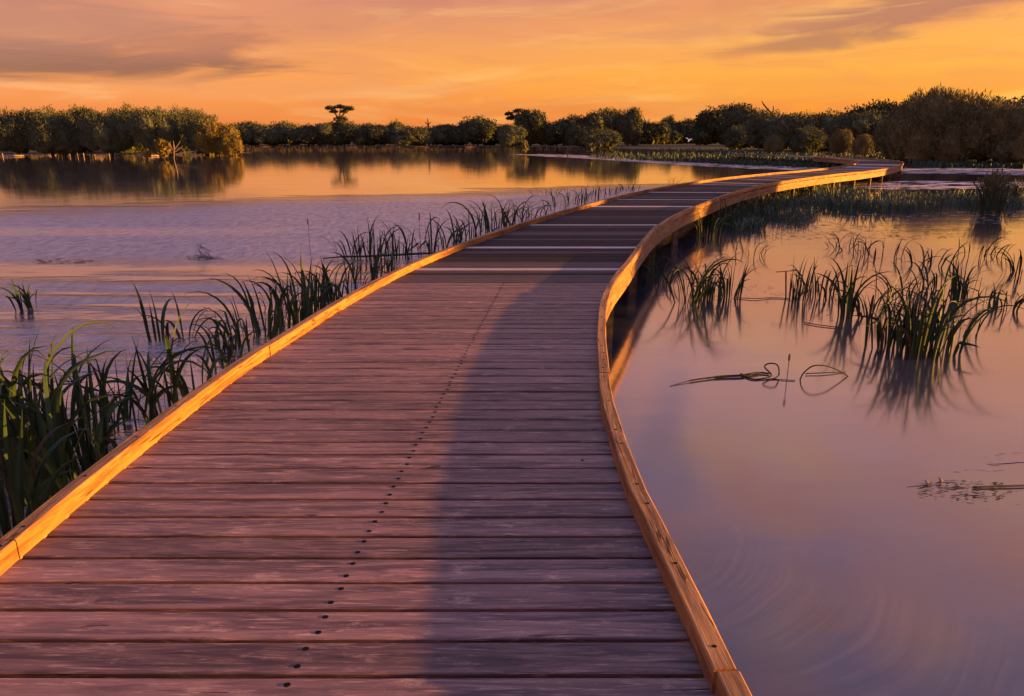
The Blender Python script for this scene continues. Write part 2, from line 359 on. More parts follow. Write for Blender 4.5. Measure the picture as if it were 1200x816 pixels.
# ------------------------------------------------------------------ boardwalk
KH = 0.08; KW = 0.066
Lpx = [(0,679),(44,640),(130,563),(280,440),(300,432),(420,350),(457,330),(500,309),(550,289),(650,254.5),(687,245),(732,231.5),(770,223.5),(800,217.8),(830,213.5),(893,207),(920,203.8),(949,201.2),(966,199.3),(985,196)]
Rpx = [(848,810),(737.5,560),(711.7,500),(702,406),(699.6,377),(703.7,351.5),(715,329),(732.4,308.5),(740,297.4),(751.5,280),(770.7,260.7),(793,249.6),(818,241),(840,231),(867,221.5),(900,213),(937,207.5),(962,203),(1003,199),(1028,195),(1048,190.5)]
Lw = [at(x, y, DECK) for x, y in Lpx]; Rw = [at(x, y, DECK + KH) for x, y in Rpx]
PRINT = False
if PRINT:
    for p in Lw: print('L', round(p.x, 2), round(p.y, 2))
    for p in Rw: print('R', round(p.x, 2), round(p.y, 2))
pairs = [((-1.72,-3.0),(0.95,-3.0)),((-1.76,-1.0),(0.76,-1.0)),((-1.80,0.8),(0.62,0.8)),((-1.82,2.2),(0.535,2.2)),((-1.83,2.9),(0.50,2.9)),((-1.81,3.7),(0.51,3.7)),((-1.77,4.4),(0.565,4.4)),
 ((-1.68,5.2),(0.65,5.2)),((-1.55,6.2),(0.79,6.2)),((-1.36,7.3),(1.03,7.3)),((-1.06,8.6),(1.41,8.6)),((-0.61,10.1),(1.83,10.1)),((0.10,12.1),(2.45,12.1)),
 ((0.86,14.0),(3.20,14.0)),((1.72,16.0),(4.15,16.0)),((2.93,18.7),(5.45,18.6)),((4.15,21.0),(6.65,20.8)),((5.85,23.8),(8.15,23.2)),((8.2,27.2),(10.1,25.9)),((11.0,30.5),(12.7,29.0)),
 ((13.5,33.2),(15.3,31.8)),((16.1,36.4),(17.9,35.0)),((19.2,41.0),(21.2,39.9)),((21.6,45.6),(23.8,44.8)),((22.8,50.0),(25.1,49.7)),((23.0,55.0),(25.3,55.3)),((22.2,62.0),(24.4,62.7)),((20,70),(22.1,71))]
Lc = catmull([Vector((*a, 0)) for a, b in pairs], 14); Rc = catmull([Vector((*b, 0)) for a, b in pairs], 14)
S = [0.0]
for i in range(1, len(Lc)):
    S.append(S[-1] + (((Lc[i] + Rc[i]) - (Lc[i-1] + Rc[i-1])) / 2).length)
def interp(C, s):
    s = max(0, min(S[-1] - 1e-4, s)); lo, hi = 0, len(S) - 1
    while hi - lo > 1:
        m = (lo + hi) // 2
        if S[m] <= s: lo = m
        else: hi = m
    t = (s - S[lo]) / (S[hi] - S[lo]); return C[lo].lerp(C[hi], t)
def s_of_y(y):
    lo, hi = 0.0, 60.0
    for _ in range(40):
        m = (lo + hi) / 2
        if (interp(Lc, m).y + interp(Rc, m).y) / 2 < y: lo = m
        else: hi = m
    return lo

walk = empty('boardwalk', (0, 0, 0))
tag(walk, 'long curving timber boardwalk with raised kerbs crossing the still water', 'boardwalk')
PITCHB = 0.15; GAP = 0.018; TH = 0.032
s_end = S[-1] - 0.1; s_join = s_of_y(at(600, 329.5, DECK).y); s_ph = s_of_y(at(400, 791.5, DECK).y)
def board(mb, s0, s1, dz, m=0, tilt=0.0):
    """one deck board across the walk between s0 and s1, with eased long edges"""
    c = 0.004; L0, L1, R0, R1 = interp(Lc, s0), interp(Lc, s1), interp(Rc, s0), interp(Rc, s1)
    ex = (R0 - L0).normalized() * (KW - 0.018); L0 = L0 - ex; L1 = L1 - ex; R0 = R0 + ex; R1 = R1 + ex
    n = 5; prof = [(0, -TH), (0, -c), (c / (s1 - s0), 0), (1 - c / (s1 - s0), 0), (1, -c), (1, -TH)]
    vs_, fs_ = [], []
    for i in range(n + 1):
        a = L0.lerp(R0, i / n); b = L1.lerp(R1, i / n)
        wig = 0.0012 * math.sin(i * 1.7 + s0 * 40)
        for (u, z) in prof:
            p = a.lerp(b, u); vs_.append((p.x, p.y + wig, DECK + z + dz + tilt * (u - 0.5)))
    k = len(prof)
    for i in range(n):
        for j in range(k):
            a = i * k + j; b = i * k + (j + 1) % k
            fs_.append((a, b, b + k, a + k))
    fs_.append(tuple(range(k - 1, -1, -1))); fs_.append(tuple(n * k + j for j in range(k)))
    mb.add(vs_, fs_, m)
near = MB(); far = MB()
def screw(mb, x, y, z, r=0.0105, m=1):
    n = 10; vs_ = [(x + r * math.cos(2*math.pi*k/n), y + r * 0.8 * math.sin(2*math.pi*k/n), z) for k in range(n)]
    vs2 = [(a, b, z - 0.01) for a, b, _ in vs_]
    mb.add(vs_ + vs2, [tuple(range(n))] + [(k, n + k, n + (k+1) % n, (k+1) % n) for k in range(n)], m)
k0 = -int((s_ph - 0.05) / PITCHB); s = s_ph + k0 * PITCHB
while s + PITCHB < s_join:
    dz = rnd.uniform(-0.0012, 0.0012); board(near, s + GAP / 2, s + PITCHB - GAP / 2, dz, 0, rnd.uniform(-0.002, 0.002))
    ya = interp(Lc, s).y
    if ya > 1.0:
        for f in (0.24, 0.74):
            yy = ya + PITCHB * f; xx = -0.617 + (yy - 1.9) * (0.527 / 5.6) + rnd.uniform(-0.006, 0.006)
            screw(near, xx, yy, DECK + dz + 0.0016)
    if rnd.random() < 0.05: screw(near, 0.25 + rnd.uniform(-.1, .1), ya + 0.08, DECK + dz + 0.0016, 0.008)
    s += PITCHB
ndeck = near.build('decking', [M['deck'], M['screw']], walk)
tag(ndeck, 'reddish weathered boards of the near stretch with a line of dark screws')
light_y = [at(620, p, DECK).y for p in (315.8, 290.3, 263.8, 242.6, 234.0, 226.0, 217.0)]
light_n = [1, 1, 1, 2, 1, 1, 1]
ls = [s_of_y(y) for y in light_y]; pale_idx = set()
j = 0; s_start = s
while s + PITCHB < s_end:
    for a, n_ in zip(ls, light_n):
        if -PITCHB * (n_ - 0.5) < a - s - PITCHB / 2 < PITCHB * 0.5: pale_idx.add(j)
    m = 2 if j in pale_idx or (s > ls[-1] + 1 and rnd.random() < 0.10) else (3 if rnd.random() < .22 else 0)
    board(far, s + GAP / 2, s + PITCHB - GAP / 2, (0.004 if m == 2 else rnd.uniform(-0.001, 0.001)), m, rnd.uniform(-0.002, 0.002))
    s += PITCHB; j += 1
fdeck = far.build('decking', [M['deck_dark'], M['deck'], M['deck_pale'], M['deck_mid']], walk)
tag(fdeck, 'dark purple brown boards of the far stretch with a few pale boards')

def sweep(name, C, sgn, s0, s1, o0, o1, z0, z1, mat, parent, ch=0.006, bolts=0.0, jit=0.0, step=0.25, label=None):
    n = max(2, int((s1 - s0) / step)); mb = MB(); uv = []
    rings = []; prof = [(o0, z0), (o0, z1 - ch), (o0 + ch, z1), (o1 - ch, z1), (o1, z1 - ch), (o1, z0)]
    dist = [0, z1 - z0 - ch, z1 - z0, z1 - z0 + o1 - o0, z1 - z0 + o1 - o0 + ch, 2 * (z1 - z0) + o1 - o0]
    jz = rnd.uniform(-jit, jit); jo = rnd.uniform(-jit, jit)
    tops = []
    for i in range(n + 1):
        s_ = s0 + (s1 - s0) * i / n
        p = interp(C, s_); q = (interp(C, s_ + 0.05) - interp(C, s_ - 0.05)).normalized()
        nr = Vector((q.y, -q.x, 0)) * sgn
        w_ = 0.0015 * math.sin(s_ * 5.1 + sgn) + 0.001 * math.sin(s_ * 13)
        for (o, z) in prof:
            v = p + nr * (o + jo + w_ * (1 if jit else 0)); mb.v.append((v.x, v.y, z + jz))
        tops.append((p + nr * ((o0 + o1) / 2 + jo), nr, z1 + jz))
    k = len(prof)
    for i in range(n):
        for j in range(k):
            jj = (j + 1) % k; f = (i*k + j, (i+1)*k + j, (i+1)*k + jj, i*k + jj)
            if sgn < 0: f = f[::-1]
            mb.f.append(f); mb.m.append(0)
            a, b = i * (s1 - s0) / n + s0, (i + 1) * (s1 - s0) / n + s0
            dj, djj = dist[j], (dist[jj] if jj else dist[-1] + o1 - o0)
            u = [(dj, a), (dj, b), (djj, b), (djj, a)]; uv += u if sgn > 0 else u[::-1]
    for cap in (tuple(range(k)), tuple(n * k + j for j in range(k - 1, -1, -1))):
        if sgn < 0: cap = cap[::-1]
        mb.f.append(cap); mb.m.append(0); uv += [(dist[c % k], s0 + 0.02 * (c % k)) for c in cap]
    if bolts:
        m_ = s0 + 0.09
        while m_ < s1 - 0.03:
            i = (m_ - s0) / (s1 - s0) * n; a = tops[int(i)]; b = tops[min(n, int(i) + 1)]; c = a[0].lerp(b[0], i - int(i))
            nb = len(mb.f); screw(mb, c.x + rnd.uniform(-.008, .008), c.y, a[2] + 0.0012, 0.0075, 1)
            for f in mb.f[nb:]: uv += [(0, 0)] * len(f)
            m_ += bolts if rnd.random() < .8 else bolts * 0.4
    o = mb.build(name, [mat, M['screw']], parent)
    l = o.data.uv_layers.new(name='UVMap'); l.data.foreach_set('uv', [c for p in uv for c in p])
    return o
def chunks(s0, first, length, end):
    out = []; a = s0; b = first
    while a < end:
        b = min(b, end); out.append((a, b)); a = b; b = a + length * rnd.uniform(0.92, 1.08)
    return out
sL0 = s_of_y(at(15, 655, DECK).y); sR0 = s_of_y(at(868, 785, DECK + KH).y)
for (a, b) in chunks(0.3, sL0, 2.7, 46): sweep('kerb_timber', Lc, -1, a + 0.0025, b - 0.0025, 0, KW, DECK - 0.005, DECK + KH, M['kerb'], walk, 0.005, 0.42 if a < 14 else 0, 0.005)
for (a, b) in chunks(0.3, sR0, 2.6, 66): sweep('kerb_timber', Rc, 1, a + 0.0025, b - 0.0025, 0, KW, DECK - 0.005, DECK + KH, M['kerb'], walk, 0.005, 0.42 if a < 14 else 0, 0.005)
for (a, b) in chunks(46, 48.6, 2.7, 66): sweep('kerb_timber', Lc, -1, a + 0.0025, b - 0.0025, 0, KW, DECK - 0.005, DECK + KH, M['kerb'], walk, 0.005, 0, 0.003)
for C, sg in ((Lc, -1), (Rc, 1)):
    for (a, b) in chunks(0.2, 2.8, 5.2, 66): sweep('side_beam', C, sg, a + 0.003, b - 0.003, KW - 0.080, KW - 0.040, DECK - TH - 0.22, DECK - TH - 0.005, M['fascia'], walk, 0.003)
sp = 0.9; s = 1.4
while s < 64:
    mbj = MB(); l, r_ = interp(Lc, s), interp(Rc, s); d = (r_ - l).normalized(); q = Vector((-d.y, d.x, 0))
    for e, C in ((l, Lc), (r_, Rc)):
        sg = -1 if C is Lc else 1; c = e + d * sg * (-0.075)
        mp = MB(); h_ = 0.055; zz = [-0.9, DECK - TH - 0.005]
        pr = [c + d * (a * h_) + q * (b * h_) for a, b in ((-1,-1),(1,-1),(1,1),(-1,1))]
        mp.add([(p.x, p.y, z) for z in zz for p in pr], [(0,1,5,4),(1,2,6,5),(2,3,7,6),(3,0,4,7),(4,5,6,7)])
        mp.build('post', M['post'], walk)
    a = l + d * 0.14; b = r_ - d * 0.14
    pr = [a - q * 0.03, b - q * 0.03, b + q * 0.03, a + q * 0.03]
    mbj.add([(p.x, p.y, z) for z in (DECK - TH - 0.16, DECK - TH - 0.006) for p in pr], [(0,3,2,1),(4,5,6,7),(0,1,5,4),(1,2,6,5),(2,3,7,6),(3,0,4,7)])
    mbj.build('cross_beam', M['post'], walk)
    s += 2.35
bl = MB()
for f in (0.28, 0.5, 0.72):
    pts = [interp(Lc, a).lerp(interp(Rc, a), f) for a in np.arange(0.3, 64, 0.5)]
    for i in range(len(pts) - 1):
        p, q_ = pts[i], pts[i+1]; t = (q_ - p).normalized(); nn = Vector((t.y, -t.x, 0)) * 0.025
        bl.add([(*(v.xy), z) for z in (DECK - TH - 0.14, DECK - TH - 0.003) for v in (p - nn, p + nn, q_ + nn, q_ - nn)], [(4,5,6,7),(0,1,5,4),(2,3,7,6)])
bl.build('joist', M['post'], walk)

# ------------------------------------------------------------------ reeds
def blade(mb, x, y, H, az_, lean, bend, wid, pw=1.6, z0=-0.06, n=10, m=0, kink=None, face=None):
    """strap leaf: V-section ribbon following an arching path"""
    dx, dy = math.cos(az_), math.sin(az_); ds = H / n; px, pz = 0.0, z0
    fa = face if face is not None else rnd.uniform(0, math.pi)
    vs_ = []; side0 = Vector((-dy, dx, 0))
    for i in range(n + 1):
        u = i / n; th = lean + bend * u ** pw
        if kink and u > kink[0]: th += kink[1]
        th = min(th, 2.9)
        tx, tz = math.sin(th), math.cos(th)
        wv = wid * (0.55 + 0.45 * min(1, u * 3)) * (1 - max(0, (u - 0.45) / 0.55) ** 1.7) + 0.0008
        tang = Vector((dx * tx, dy * tx, tz)); sd_ = (side0 * math.cos(fa * (1 - u * .3)) + tang.cross(side0) * math.sin(fa * (1 - u * .3)))
        nn = tang.cross(sd_)
        P = Vector((x + dx * px, y + dy * px, pz))
        vs_ += [P - sd_ * wv * 0.5, P + nn * wv * 0.18, P + sd_ * wv * 0.5]
        px += tx * ds; pz += tz * ds
    fs_ = []
    for i in range(n):
        a = i * 3
        fs_ += [(a, a+1, a+4, a+3), (a+1, a+2, a+5, a+4)]
    mb.add(vs_, fs_, m)
def clump(px, py, tip, n, spread, label, style='mix', wid=None, dead=0.1, group='reed clumps standing in the water', cat='reeds', lead=None, name='reed_clump', nd=1.0):
    P = at(px, py, 0); k = ppm(P); H = (py - tip) / k * 0.9; sr = spread / k / 2
    wd = wid or min(0.028, max(0.010, H * 0.034))
    mb = MB(); md = MB()
    n = int(n * 1.5)
    for i in range(n):
        a = rnd.uniform(0, 2 * math.pi); r_ = sr * math.sqrt(rnd.random()); x, y = r_ * math.cos(a), r_ * math.sin(a) * 0.7
        hh = H * (rnd.uniform(0.45, 1.0) if i else 1.0)
        az_ = a + rnd.gauss(0, 0.7) if lead is None else (lead + rnd.gauss(0, 0.6))
        t = rnd.random()
        kk = None
        if style == 'up': lean, bend = rnd.uniform(0, 0.16), (rnd.uniform(0, 0.5) if rnd.random() < .6 else rnd.uniform(1, 2.3))
        elif style == 'arch': lean, bend = rnd.uniform(0.05, 0.4), rnd.uniform(1.3, 2.6)
        else:
            if t < 0.34: lean, bend = rnd.uniform(0, 0.2), rnd.uniform(0.0, 0.8)
            elif t < 0.85: lean, bend = rnd.uniform(0.0, 0.25), rnd.uniform(1.4, 2.7)
            else: lean, bend = rnd.uniform(0, 0.3), rnd.uniform(0.1, 0.5); kk = (rnd.uniform(0.4, 0.75), rnd.uniform(0.9, 2.0))
        L_ = hh * (1.0 + 0.18 * bend) + 0.06
        dd = rnd.random() < dead
        blade(md if dd else mb, x, y, L_ * (0.8 if dd else 1), az_, lean, bend, wd * rnd.uniform(0.9, 1.75), rnd.uniform(1.6, 3.2), kink=kk)
    e = empty(name, P); tag(e, label, cat, group)
    mb.build('leaves', M['reed'], e)
    if md.v: md.build('dead_leaves', M['reed_dry'], e)
    return e
def stalk(px, py, tip, label, headlen=0.12, lean=0.0):
    P = at(px, py, 0); H = (py - tip) / ppm(P); e = empty('cattail_stalk', P); tag(e, label, 'cattail', 'cattail stalks')
    a = MB(); a.tube([(0, 0, -0.08), (lean * H * .5, 0, H * 0.5), (lean * H, 0, H - headlen)], 0.0035, 5); a.build('stem', M['reed_dry'], e)
    b = MB(); b.tube([(lean * H, 0, H - headlen), (lean * H, 0, H - headlen * .97), (lean * H, 0, H - headlen * .4), (lean * H, 0, H - 0.012), (lean * H, 0, H)], [0.003, 0.0095, 0.0105, 0.009, 0.002], 7); b.build('seed_head', M['cattail'], e)

G_L = 'reed clumps along the left side of the boardwalk'
reeds_left = [
 (18, 648, 470, 9, 60, 'thick upright reed clump at the lower left edge of the photo', 'up', 0.030),
 (62, 590, 420, 11, 70, 'dark reed clump just behind the lower left corner clump', 'mix', 0.028),
 (18, 560, 385, 13, 90, 'tall crowded reeds cut by the left edge of the photo', 'mix', 0.026),
 (85, 520, 395, 14, 100, 'wide reed clump with leaves arching right over the mud', 'mix', 0.024),
 (40, 500, 405, 10, 90, 'reed clump in the back row of the dense left mass', 'mix', 0.024),
 (140, 570, 480, 6, 40, 'short reed tuft rising beside the near left kerb', 'up', 0.022),
 (150, 500, 385, 13, 70, 'reed clump with long crossing leaves near the left kerb', 'mix', 0.024),
 (196, 492, 372, 10, 50, 'reed clump with one tall straight leaf beside the left kerb', 'mix', 0.022),
 (232, 470, 400, 9, 70, 'low clump of strongly arching leaves touching the lit left kerb', 'arch', 0.020),
 (188, 400, 330, 5, 28, 'small clump of three tall leaves standing alone in open water', 'mix', 0.024),
 (214, 398, 350, 4, 26, 'sparse pair of curved leaves just right of the tall open water leaves', 'arch', 0.020),
 (32, 362, 328, 9, 26, 'low splayed clump lying far left on the pale water', 'arch', 0.022),
 (256, 412, 372, 6, 24, 'short ragged tuft with a bent dark leaf between two larger clumps', 'arch', 0.022),
 (300, 400, 330, 10, 50, 'reed clump with one leaning tall leaf beside a muddy patch', 'mix', 0.022),
 (322, 392, 318, 9, 46, 'mid sized arching reed clump where the kerb begins to curve', 'mix', 0.022),
 (352, 372, 294, 11, 44, 'dense dark reed clump with a kinked leaf by the lit kerb', 'mix', 0.023),
 (330, 358, 322, 7, 50, 'low tangle of reeds behind the dense dark clump', 'arch', 0.018),
 (384, 358, 308, 8, 36, 'narrow reed clump hugging the bright orange kerb', 'mix', 0.020),
 (408, 345, 318, 7, 36, 'short reed tuft in front of the floating log', 'arch', 0.018),
 (432, 305, 258, 15, 30, 'upright fan of reeds behind the left end of the floating log', 'up', 0.020),
 (412, 302, 268, 7, 26, 'thin curved reeds left of the upright fan by the log', 'arch', 0.018),
 (468, 304, 258, 13, 26, 'stiff reed clump behind the middle of the floating log', 'up', 0.020),
 (500, 302, 248, 9, 40, 'reed clump with a tall spike at the right end of the log', 'mix', 0.020),
 (524, 296, 256, 12, 34, 'leafy reed clump touching the kerb past the log', 'mix', 0.022),
 (552, 284, 246, 13, 34, 'low dense reeds between the log and the big dark clump', 'mix', 0.022),
 (580, 276, 229, 18, 36, 'largest dark reed clump on the left side past the log', 'mix', 0.024),
 (604, 268, 230, 16, 34, 'thick reed clump merging into the right of the largest dark clump', 'mix', 0.023),
 (628, 258, 238, 10, 32, 'reed clump fading out at the kerb after the big clump', 'arch', 0.020),
 (640, 228, 217, 10, 30, 'faint far reeds on the calm water at the left of a thin row', 'arch', 0.016),
 (668, 240, 218, 14, 34, 'thin reed tuft close to the pinkish far kerb', 'mix', 0.018),
 (690, 235, 216, 12, 30, 'wiry reed tuft second along the row by the far kerb', 'mix', 0.018),
 (712, 228, 214, 12, 28, 'third wiry reed tuft of the row by the far kerb', 'mix', 0.018),
 (738, 224, 213, 11, 26, 'last low reed tuft of the row by the far kerb', 'arch', 0.018),
 (790, 215, 206, 9, 20, 'small isolated reed tuft at the kerb before the lit far stretch', 'arch', 0.018),
 (270, 424, 378, 8, 40, 'low broad leaved clump just left of the bright kerb at the first bend', 'mix', 0.020),
 (288, 408, 352, 9, 36, 'leaning clump between the ragged tuft and the muddy patch', 'mix', 0.020),
 (340, 384, 322, 10, 36, 'leafy clump pressed against the kerb in front of the dense dark one', 'mix', 0.022),
 (368, 362, 300, 11, 36, 'tall loose clump leaning over the orange kerb', 'mix', 0.022),
 (396, 348, 296, 9, 34, 'straight bladed clump between the narrow clump and the log', 'up', 0.020),
 (424, 330, 286, 9, 34, 'reeds below the log with their tips crossing it', 'mix', 0.018),
 (448, 318, 280, 8, 30, 'reeds squeezed between the log and the kerb', 'mix', 0.018),
 (108, 556, 430, 10, 60, 'tall dark reeds in the middle of the lower left mass', 'mix', 0.026),
 (8, 520, 384, 9, 50, 'tallest reeds at the very left edge of the photo', 'mix', 0.026),
 (565, 262, 238, 9, 40, 'thin reeds on the ruffled water behind the big dark clump', 'arch', 0.016),
 (655, 247, 226, 10, 34, 'short reeds leaning on the pinkish kerb before the thin row', 'mix', 0.016),
]
for (px, py, tp, n, sprd, lab, st, wd) in reeds_left:
    k_ = 285 < px < 760
    if px < 110 and py > 480: n = int(n * 1.5)
    clump(px, py, tp - 0.12 * (py - tp), int(n * 1.15) if k_ else n, sprd * (1.3 if k_ else 1), lab, st, wd, group=G_L)
G_R = 'reed clumps in the water right of the boardwalk'
reeds_right = [
 (806, 356, 285, 11, 34, 'arching reed clump nearest the curved kerb on the right water', 'arch', 0.018),
 (828, 352, 292, 14, 34, 'dense reed clump in the middle of the group beside the curve', 'mix', 0.018),
 (856, 350, 296, 10, 30, 'right hand reed clump of the group beside the curve', 'mix', 0.018),
 (935, 352, 290, 9, 22, 'narrow upright reed clump with a straight brown stick beside it', 'up', 0.018),
 (962, 350, 308, 8, 34, 'splayed low reeds between the brown stick clump and the tall single spire', 'mix', 0.016),
 (990, 372, 288, 7, 16, 'slim dark reed spire left of the largest right clump', 'up', 0.022),
 (1018, 372, 318, 9, 50, 'loose bending reeds behind the left of the largest right clump', 'arch', 0.018),
 (1040, 408, 318, 14, 50, 'left half of the largest reed clump with clear reflections', 'mix', 0.022),
 (1072, 418, 312, 20, 50, 'tall leafy middle of the largest reed clump on the right water', 'up', 0.024),
 (1100, 412, 322, 13, 50, 'right half of the largest reed clump with leaves arching right', 'mix', 0.022),
 (1128, 392, 340, 5, 40, 'few hooped leaves at the right foot of the largest clump', 'arch', 0.018),
 (1062, 350, 306, 10, 70, 'thin looping reeds behind the largest right clump', 'arch', 0.016),
 (1124, 352, 288, 10, 20, 'upright reed clump standing behind the right of the largest clump', 'up', 0.020),
 (1146, 352, 320, 6, 44, 'sparse reeds between the upright clump and the right edge', 'mix', 0.016),
 (1180, 362, 318, 7, 40, 'leaning reeds near the right edge of the photo', 'mix', 0.018),
 (1196, 322, 284, 8, 40, 'arched reeds cut by the right edge of the photo', 'arch', 0.018),
 (990, 292, 272, 9, 50, 'low hooped reeds on the golden water', 'arch', 0.015),
 (1030, 300, 270, 10, 60, 'wiry low reeds on the golden water above the largest clump', 'mix', 0.015),
 (1085, 312, 275, 10, 60, 'wiry hooped reeds before the pale reflections further right', 'arch', 0.015),
 (770, 334, 300, 9, 40, 'drooping dead looking reeds in the shade under the curve', 'arch', 0.014),
 (756, 312, 270, 8, 24, 'thin dark reeds growing up beside the fascia of the curve', 'mix', 0.014),
 (855, 268, 222, 14, 26, 'tall reeds growing up against the far kerb on the right', 'up', 0.020),
 (832, 278, 240, 12, 30, 'reed clump in the shade of the far kerb on the right', 'mix', 0.018),
 (880, 262, 226, 16, 34, 'reeds standing up at the left end of the reed bed', 'up', 0.018),
 (915, 256, 224, 14, 34, 'ragged reeds rising from the reed bed below the lit fascia', 'mix', 0.016),
 (870, 300, 278, 6, 60, 'few hooped leaves on open water between the kerb and the brown stick', 'arch', 0.014),
 (1005, 250, 222, 12, 40, 'spiky reeds rising in the middle of the reed bed', 'mix', 0.016),
 (1090, 246, 222, 12, 40, 'spiky reeds in the reed bed left of the feathery dark sapling', 'mix', 0.016),
 (1105, 340, 300, 8, 60, 'looping leaves crossing behind the upright clump', 'arch', 0.016),
 (1150, 300, 272, 7, 60, 'low looping leaves on the golden water toward the right edge', 'arch', 0.014),
 (950, 338, 300, 6, 60, 'long hooped leaves between the spire and the narrow clump', 'arch', 0.014),
 (1160, 250, 205, 40, 30, 'tall feathery dark shrub like reeds in the reed bed at the right', 'up', 0.022),
]
for (px, py, tp, n, sprd, lab, st, wd) in reeds_right: clump(px, py, tp, int(n * (1.5 if px != 1160 else 1)), sprd, lab, st, wd, dead=0.2, group=G_R)

stalk(364, 300, 257, 'thin cattail stalk left of the upright reed fan', 0.11)
stalk(493, 300, 250, 'tall cattail stalk rising behind the floating log', 0.13)
stalk(922, 446, 413, 'single short cattail standing in open water between floating stems', 0.07)
stalk(24, 640, 446, 'thick cattail stalk at the lower left edge', 0.16)
stalk(1138, 350, 292, 'cattail stalk leaning in the reeds toward the right edge', 0.11, 0.12)

def curve_thing(name, pts, rad, mat, label, cat, n=6, group=None):
    mb = MB(); P = [Vector(p) for p in pts]; c = P[0].copy(); c.z = 0
    mb.tube(catmull([p - c for p in P], 6), rad if not isinstance(rad, list) else [rad[min(len(rad)-1, int(i / 6))] for i in range((len(P)-1)*6+1)], n)
    o = mb.build(name, mat, None, True); o.location = c; tag(o, label, cat, group); return o
def up(px, py, base_py):         # point above the water point (px, base_py) seen at height py
    b = at(px, base_py, 0); return at_y(px, py, b.y)
curve_thing('floating_reed', [at(785,453,.0), at(810,446,.012), at(840,442,.012), at(870,440,.015), at(890,437,.012), at(902,438,.01)], [.004,.008,.012,.012,.009,.006], M['wet_stem'], 'long flat dead stem floating left of the single cattail', 'dead stem')
curve_thing('bent_stem', [at(868,438,.01), at(880,444,.008), at(893,444,.008), at(904,440,.02), up(896,430,440), up(902,426,440), up(911,428,441), up(913,438,442), at(909,443,.01), at(898,446,.0)], .007, M['wet_stem'], 'coiled dead reed leaf looping above the long floating stem', 'dead stem')
curve_thing('bent_stem', [at(903,444,.0), at(915,445,.006), at(932,446,.006)], .004, M['wet_stem'], 'thin short stem floating at the foot of the single cattail', 'dead stem')
curve_thing('bent_stem', [at(937,446,-.01), up(942,437,446), up(953,429,446), up(968,429,445), up(982,434,443), at(994,441,.0)], .0065, M['wet_stem'], 'hooped dead reed leaf arching over the water right of the single cattail', 'dead stem')
curve_thing('bent_stem', [at(944,438,.012), at(966,437,.014), at(991,436,.005)], .005, M['wet_stem'], 'straight dead stem floating behind the hooped leaf', 'dead stem')
curve_thing('floating_log', [at(378,303,.02), at(402,301,.04), at(430,300.5,.05), at(462,299,.05), at(500,297,.05), at(520,296,.03)], [.012,.018,.02,.02,.018,.012], M['bark'], 'thin dark log floating through the reeds left of the boardwalk', 'log', 8)
curve_thing('floating_reed', [at(862,349,.01), at(885,350,.015), at(905,349,.01), at(925,350,.01)], .006, M['wet_stem'], 'straight stem floating between the curve group and the brown stick', 'dead stem')
curve_thing('stick', [at(921,352,-.05), up(921,318,352)], .010, M['cattail'], 'upright brown stick left of the narrow reed clump', 'stick')
curve_thing('stick', [up(909,319,350), up(935,317,350)], .006, M['cattail'], 'horizontal brown twig across the upright stick', 'stick')
curve_thing('stick', [at(395+412,384,-.03), up(807,376,384)], .004, M['bark'], 'tiny stub poking out of open water near the kerb curve', 'stick')
curve_thing('floating_reed', [at(1140,571,.008), at(1170,570,.01), at(1205,569,.01)], .006, M['reed_dry'], 'pale straight reed stem floating near the right edge of the foreground water', 'dead stem')
curve_thing('floating_reed', [at(942,378,.01), at(960,381,.012), at(985,384,.01)], .006, M['wet_stem'], 'short dark stem floating left of the largest reed clump', 'dead stem')
# debris rafts
def raft(name, cx, cy, rx, ry, n, mat, label, size=0.02, seed=1):
    q = random.Random(seed); mb = MB(); c = at(cx, cy, 0)
    for i in range(n):
        a = q.uniform(0, 2 * math.pi); rr = math.sqrt(q.random()); p = at(cx + rx * rr * math.cos(a), cy + ry * rr * math.sin(a), 0.003 + q.uniform(0, .006)) - c
        s_ = size * q.uniform(0.4, 1.4); th = q.uniform(-0.5, 0.5); l = s_ * q.uniform(1, 3)
        ux, uy = math.cos(th), math.sin(th)
        mb.add([(p.x - ux*l, p.y - uy*l, p.z), (p.x + uy*s_*.5, p.y - ux*s_*.5, p.z + s_*.15), (p.x + ux*l, p.y + uy*l, p.z + .002), (p.x - uy*s_*.5, p.y + ux*s_*.5, p.z + s_*.1)], [(0, 1, 2, 3)])
    o = mb.build(name, mat); o.location = c; tag(o, label, 'debris', kind='stuff'); return o
raft('floating_debris', 1130, 575, 60, 12, 90, M['mud'], 'scattered plant debris floating on the right foreground water', 0.012, 3)
raft('floating_debris', 240, 302, 22, 3, 60, M['reed_dry'], 'dark debris around the twig on the left water', 0.03, 4)
raft('floating_debris', 70, 306, 40, 3, 50, M['reed_dry'], 'dark floating weed far left on the ruffled water', 0.03, 5)
raft('floating_debris', 260, 420, 90, 24, 160, M['reed_dry'], 'bits of dead plants among the left reeds', 0.012, 6)
raft('floating_debris', 70, 560, 90, 60, 260, M['reed_dry'], 'dead plant litter at the feet of the lower left reeds', 0.012, 7)
raft('floating_debris', 850, 345, 70, 14, 120, M['reed_dry'], 'plant litter around the reed group beside the curve', 0.014, 8)
raft('floating_debris', 1060, 345, 130, 45, 260, M['reed_dry'], 'plant litter between the right hand reed clumps', 0.014, 9)
raft('floating_debris', 1000, 272, 190, 9, 500, M['reed_dry'], 'dark litter fringe in front of the reed bed', 0.03, 10)
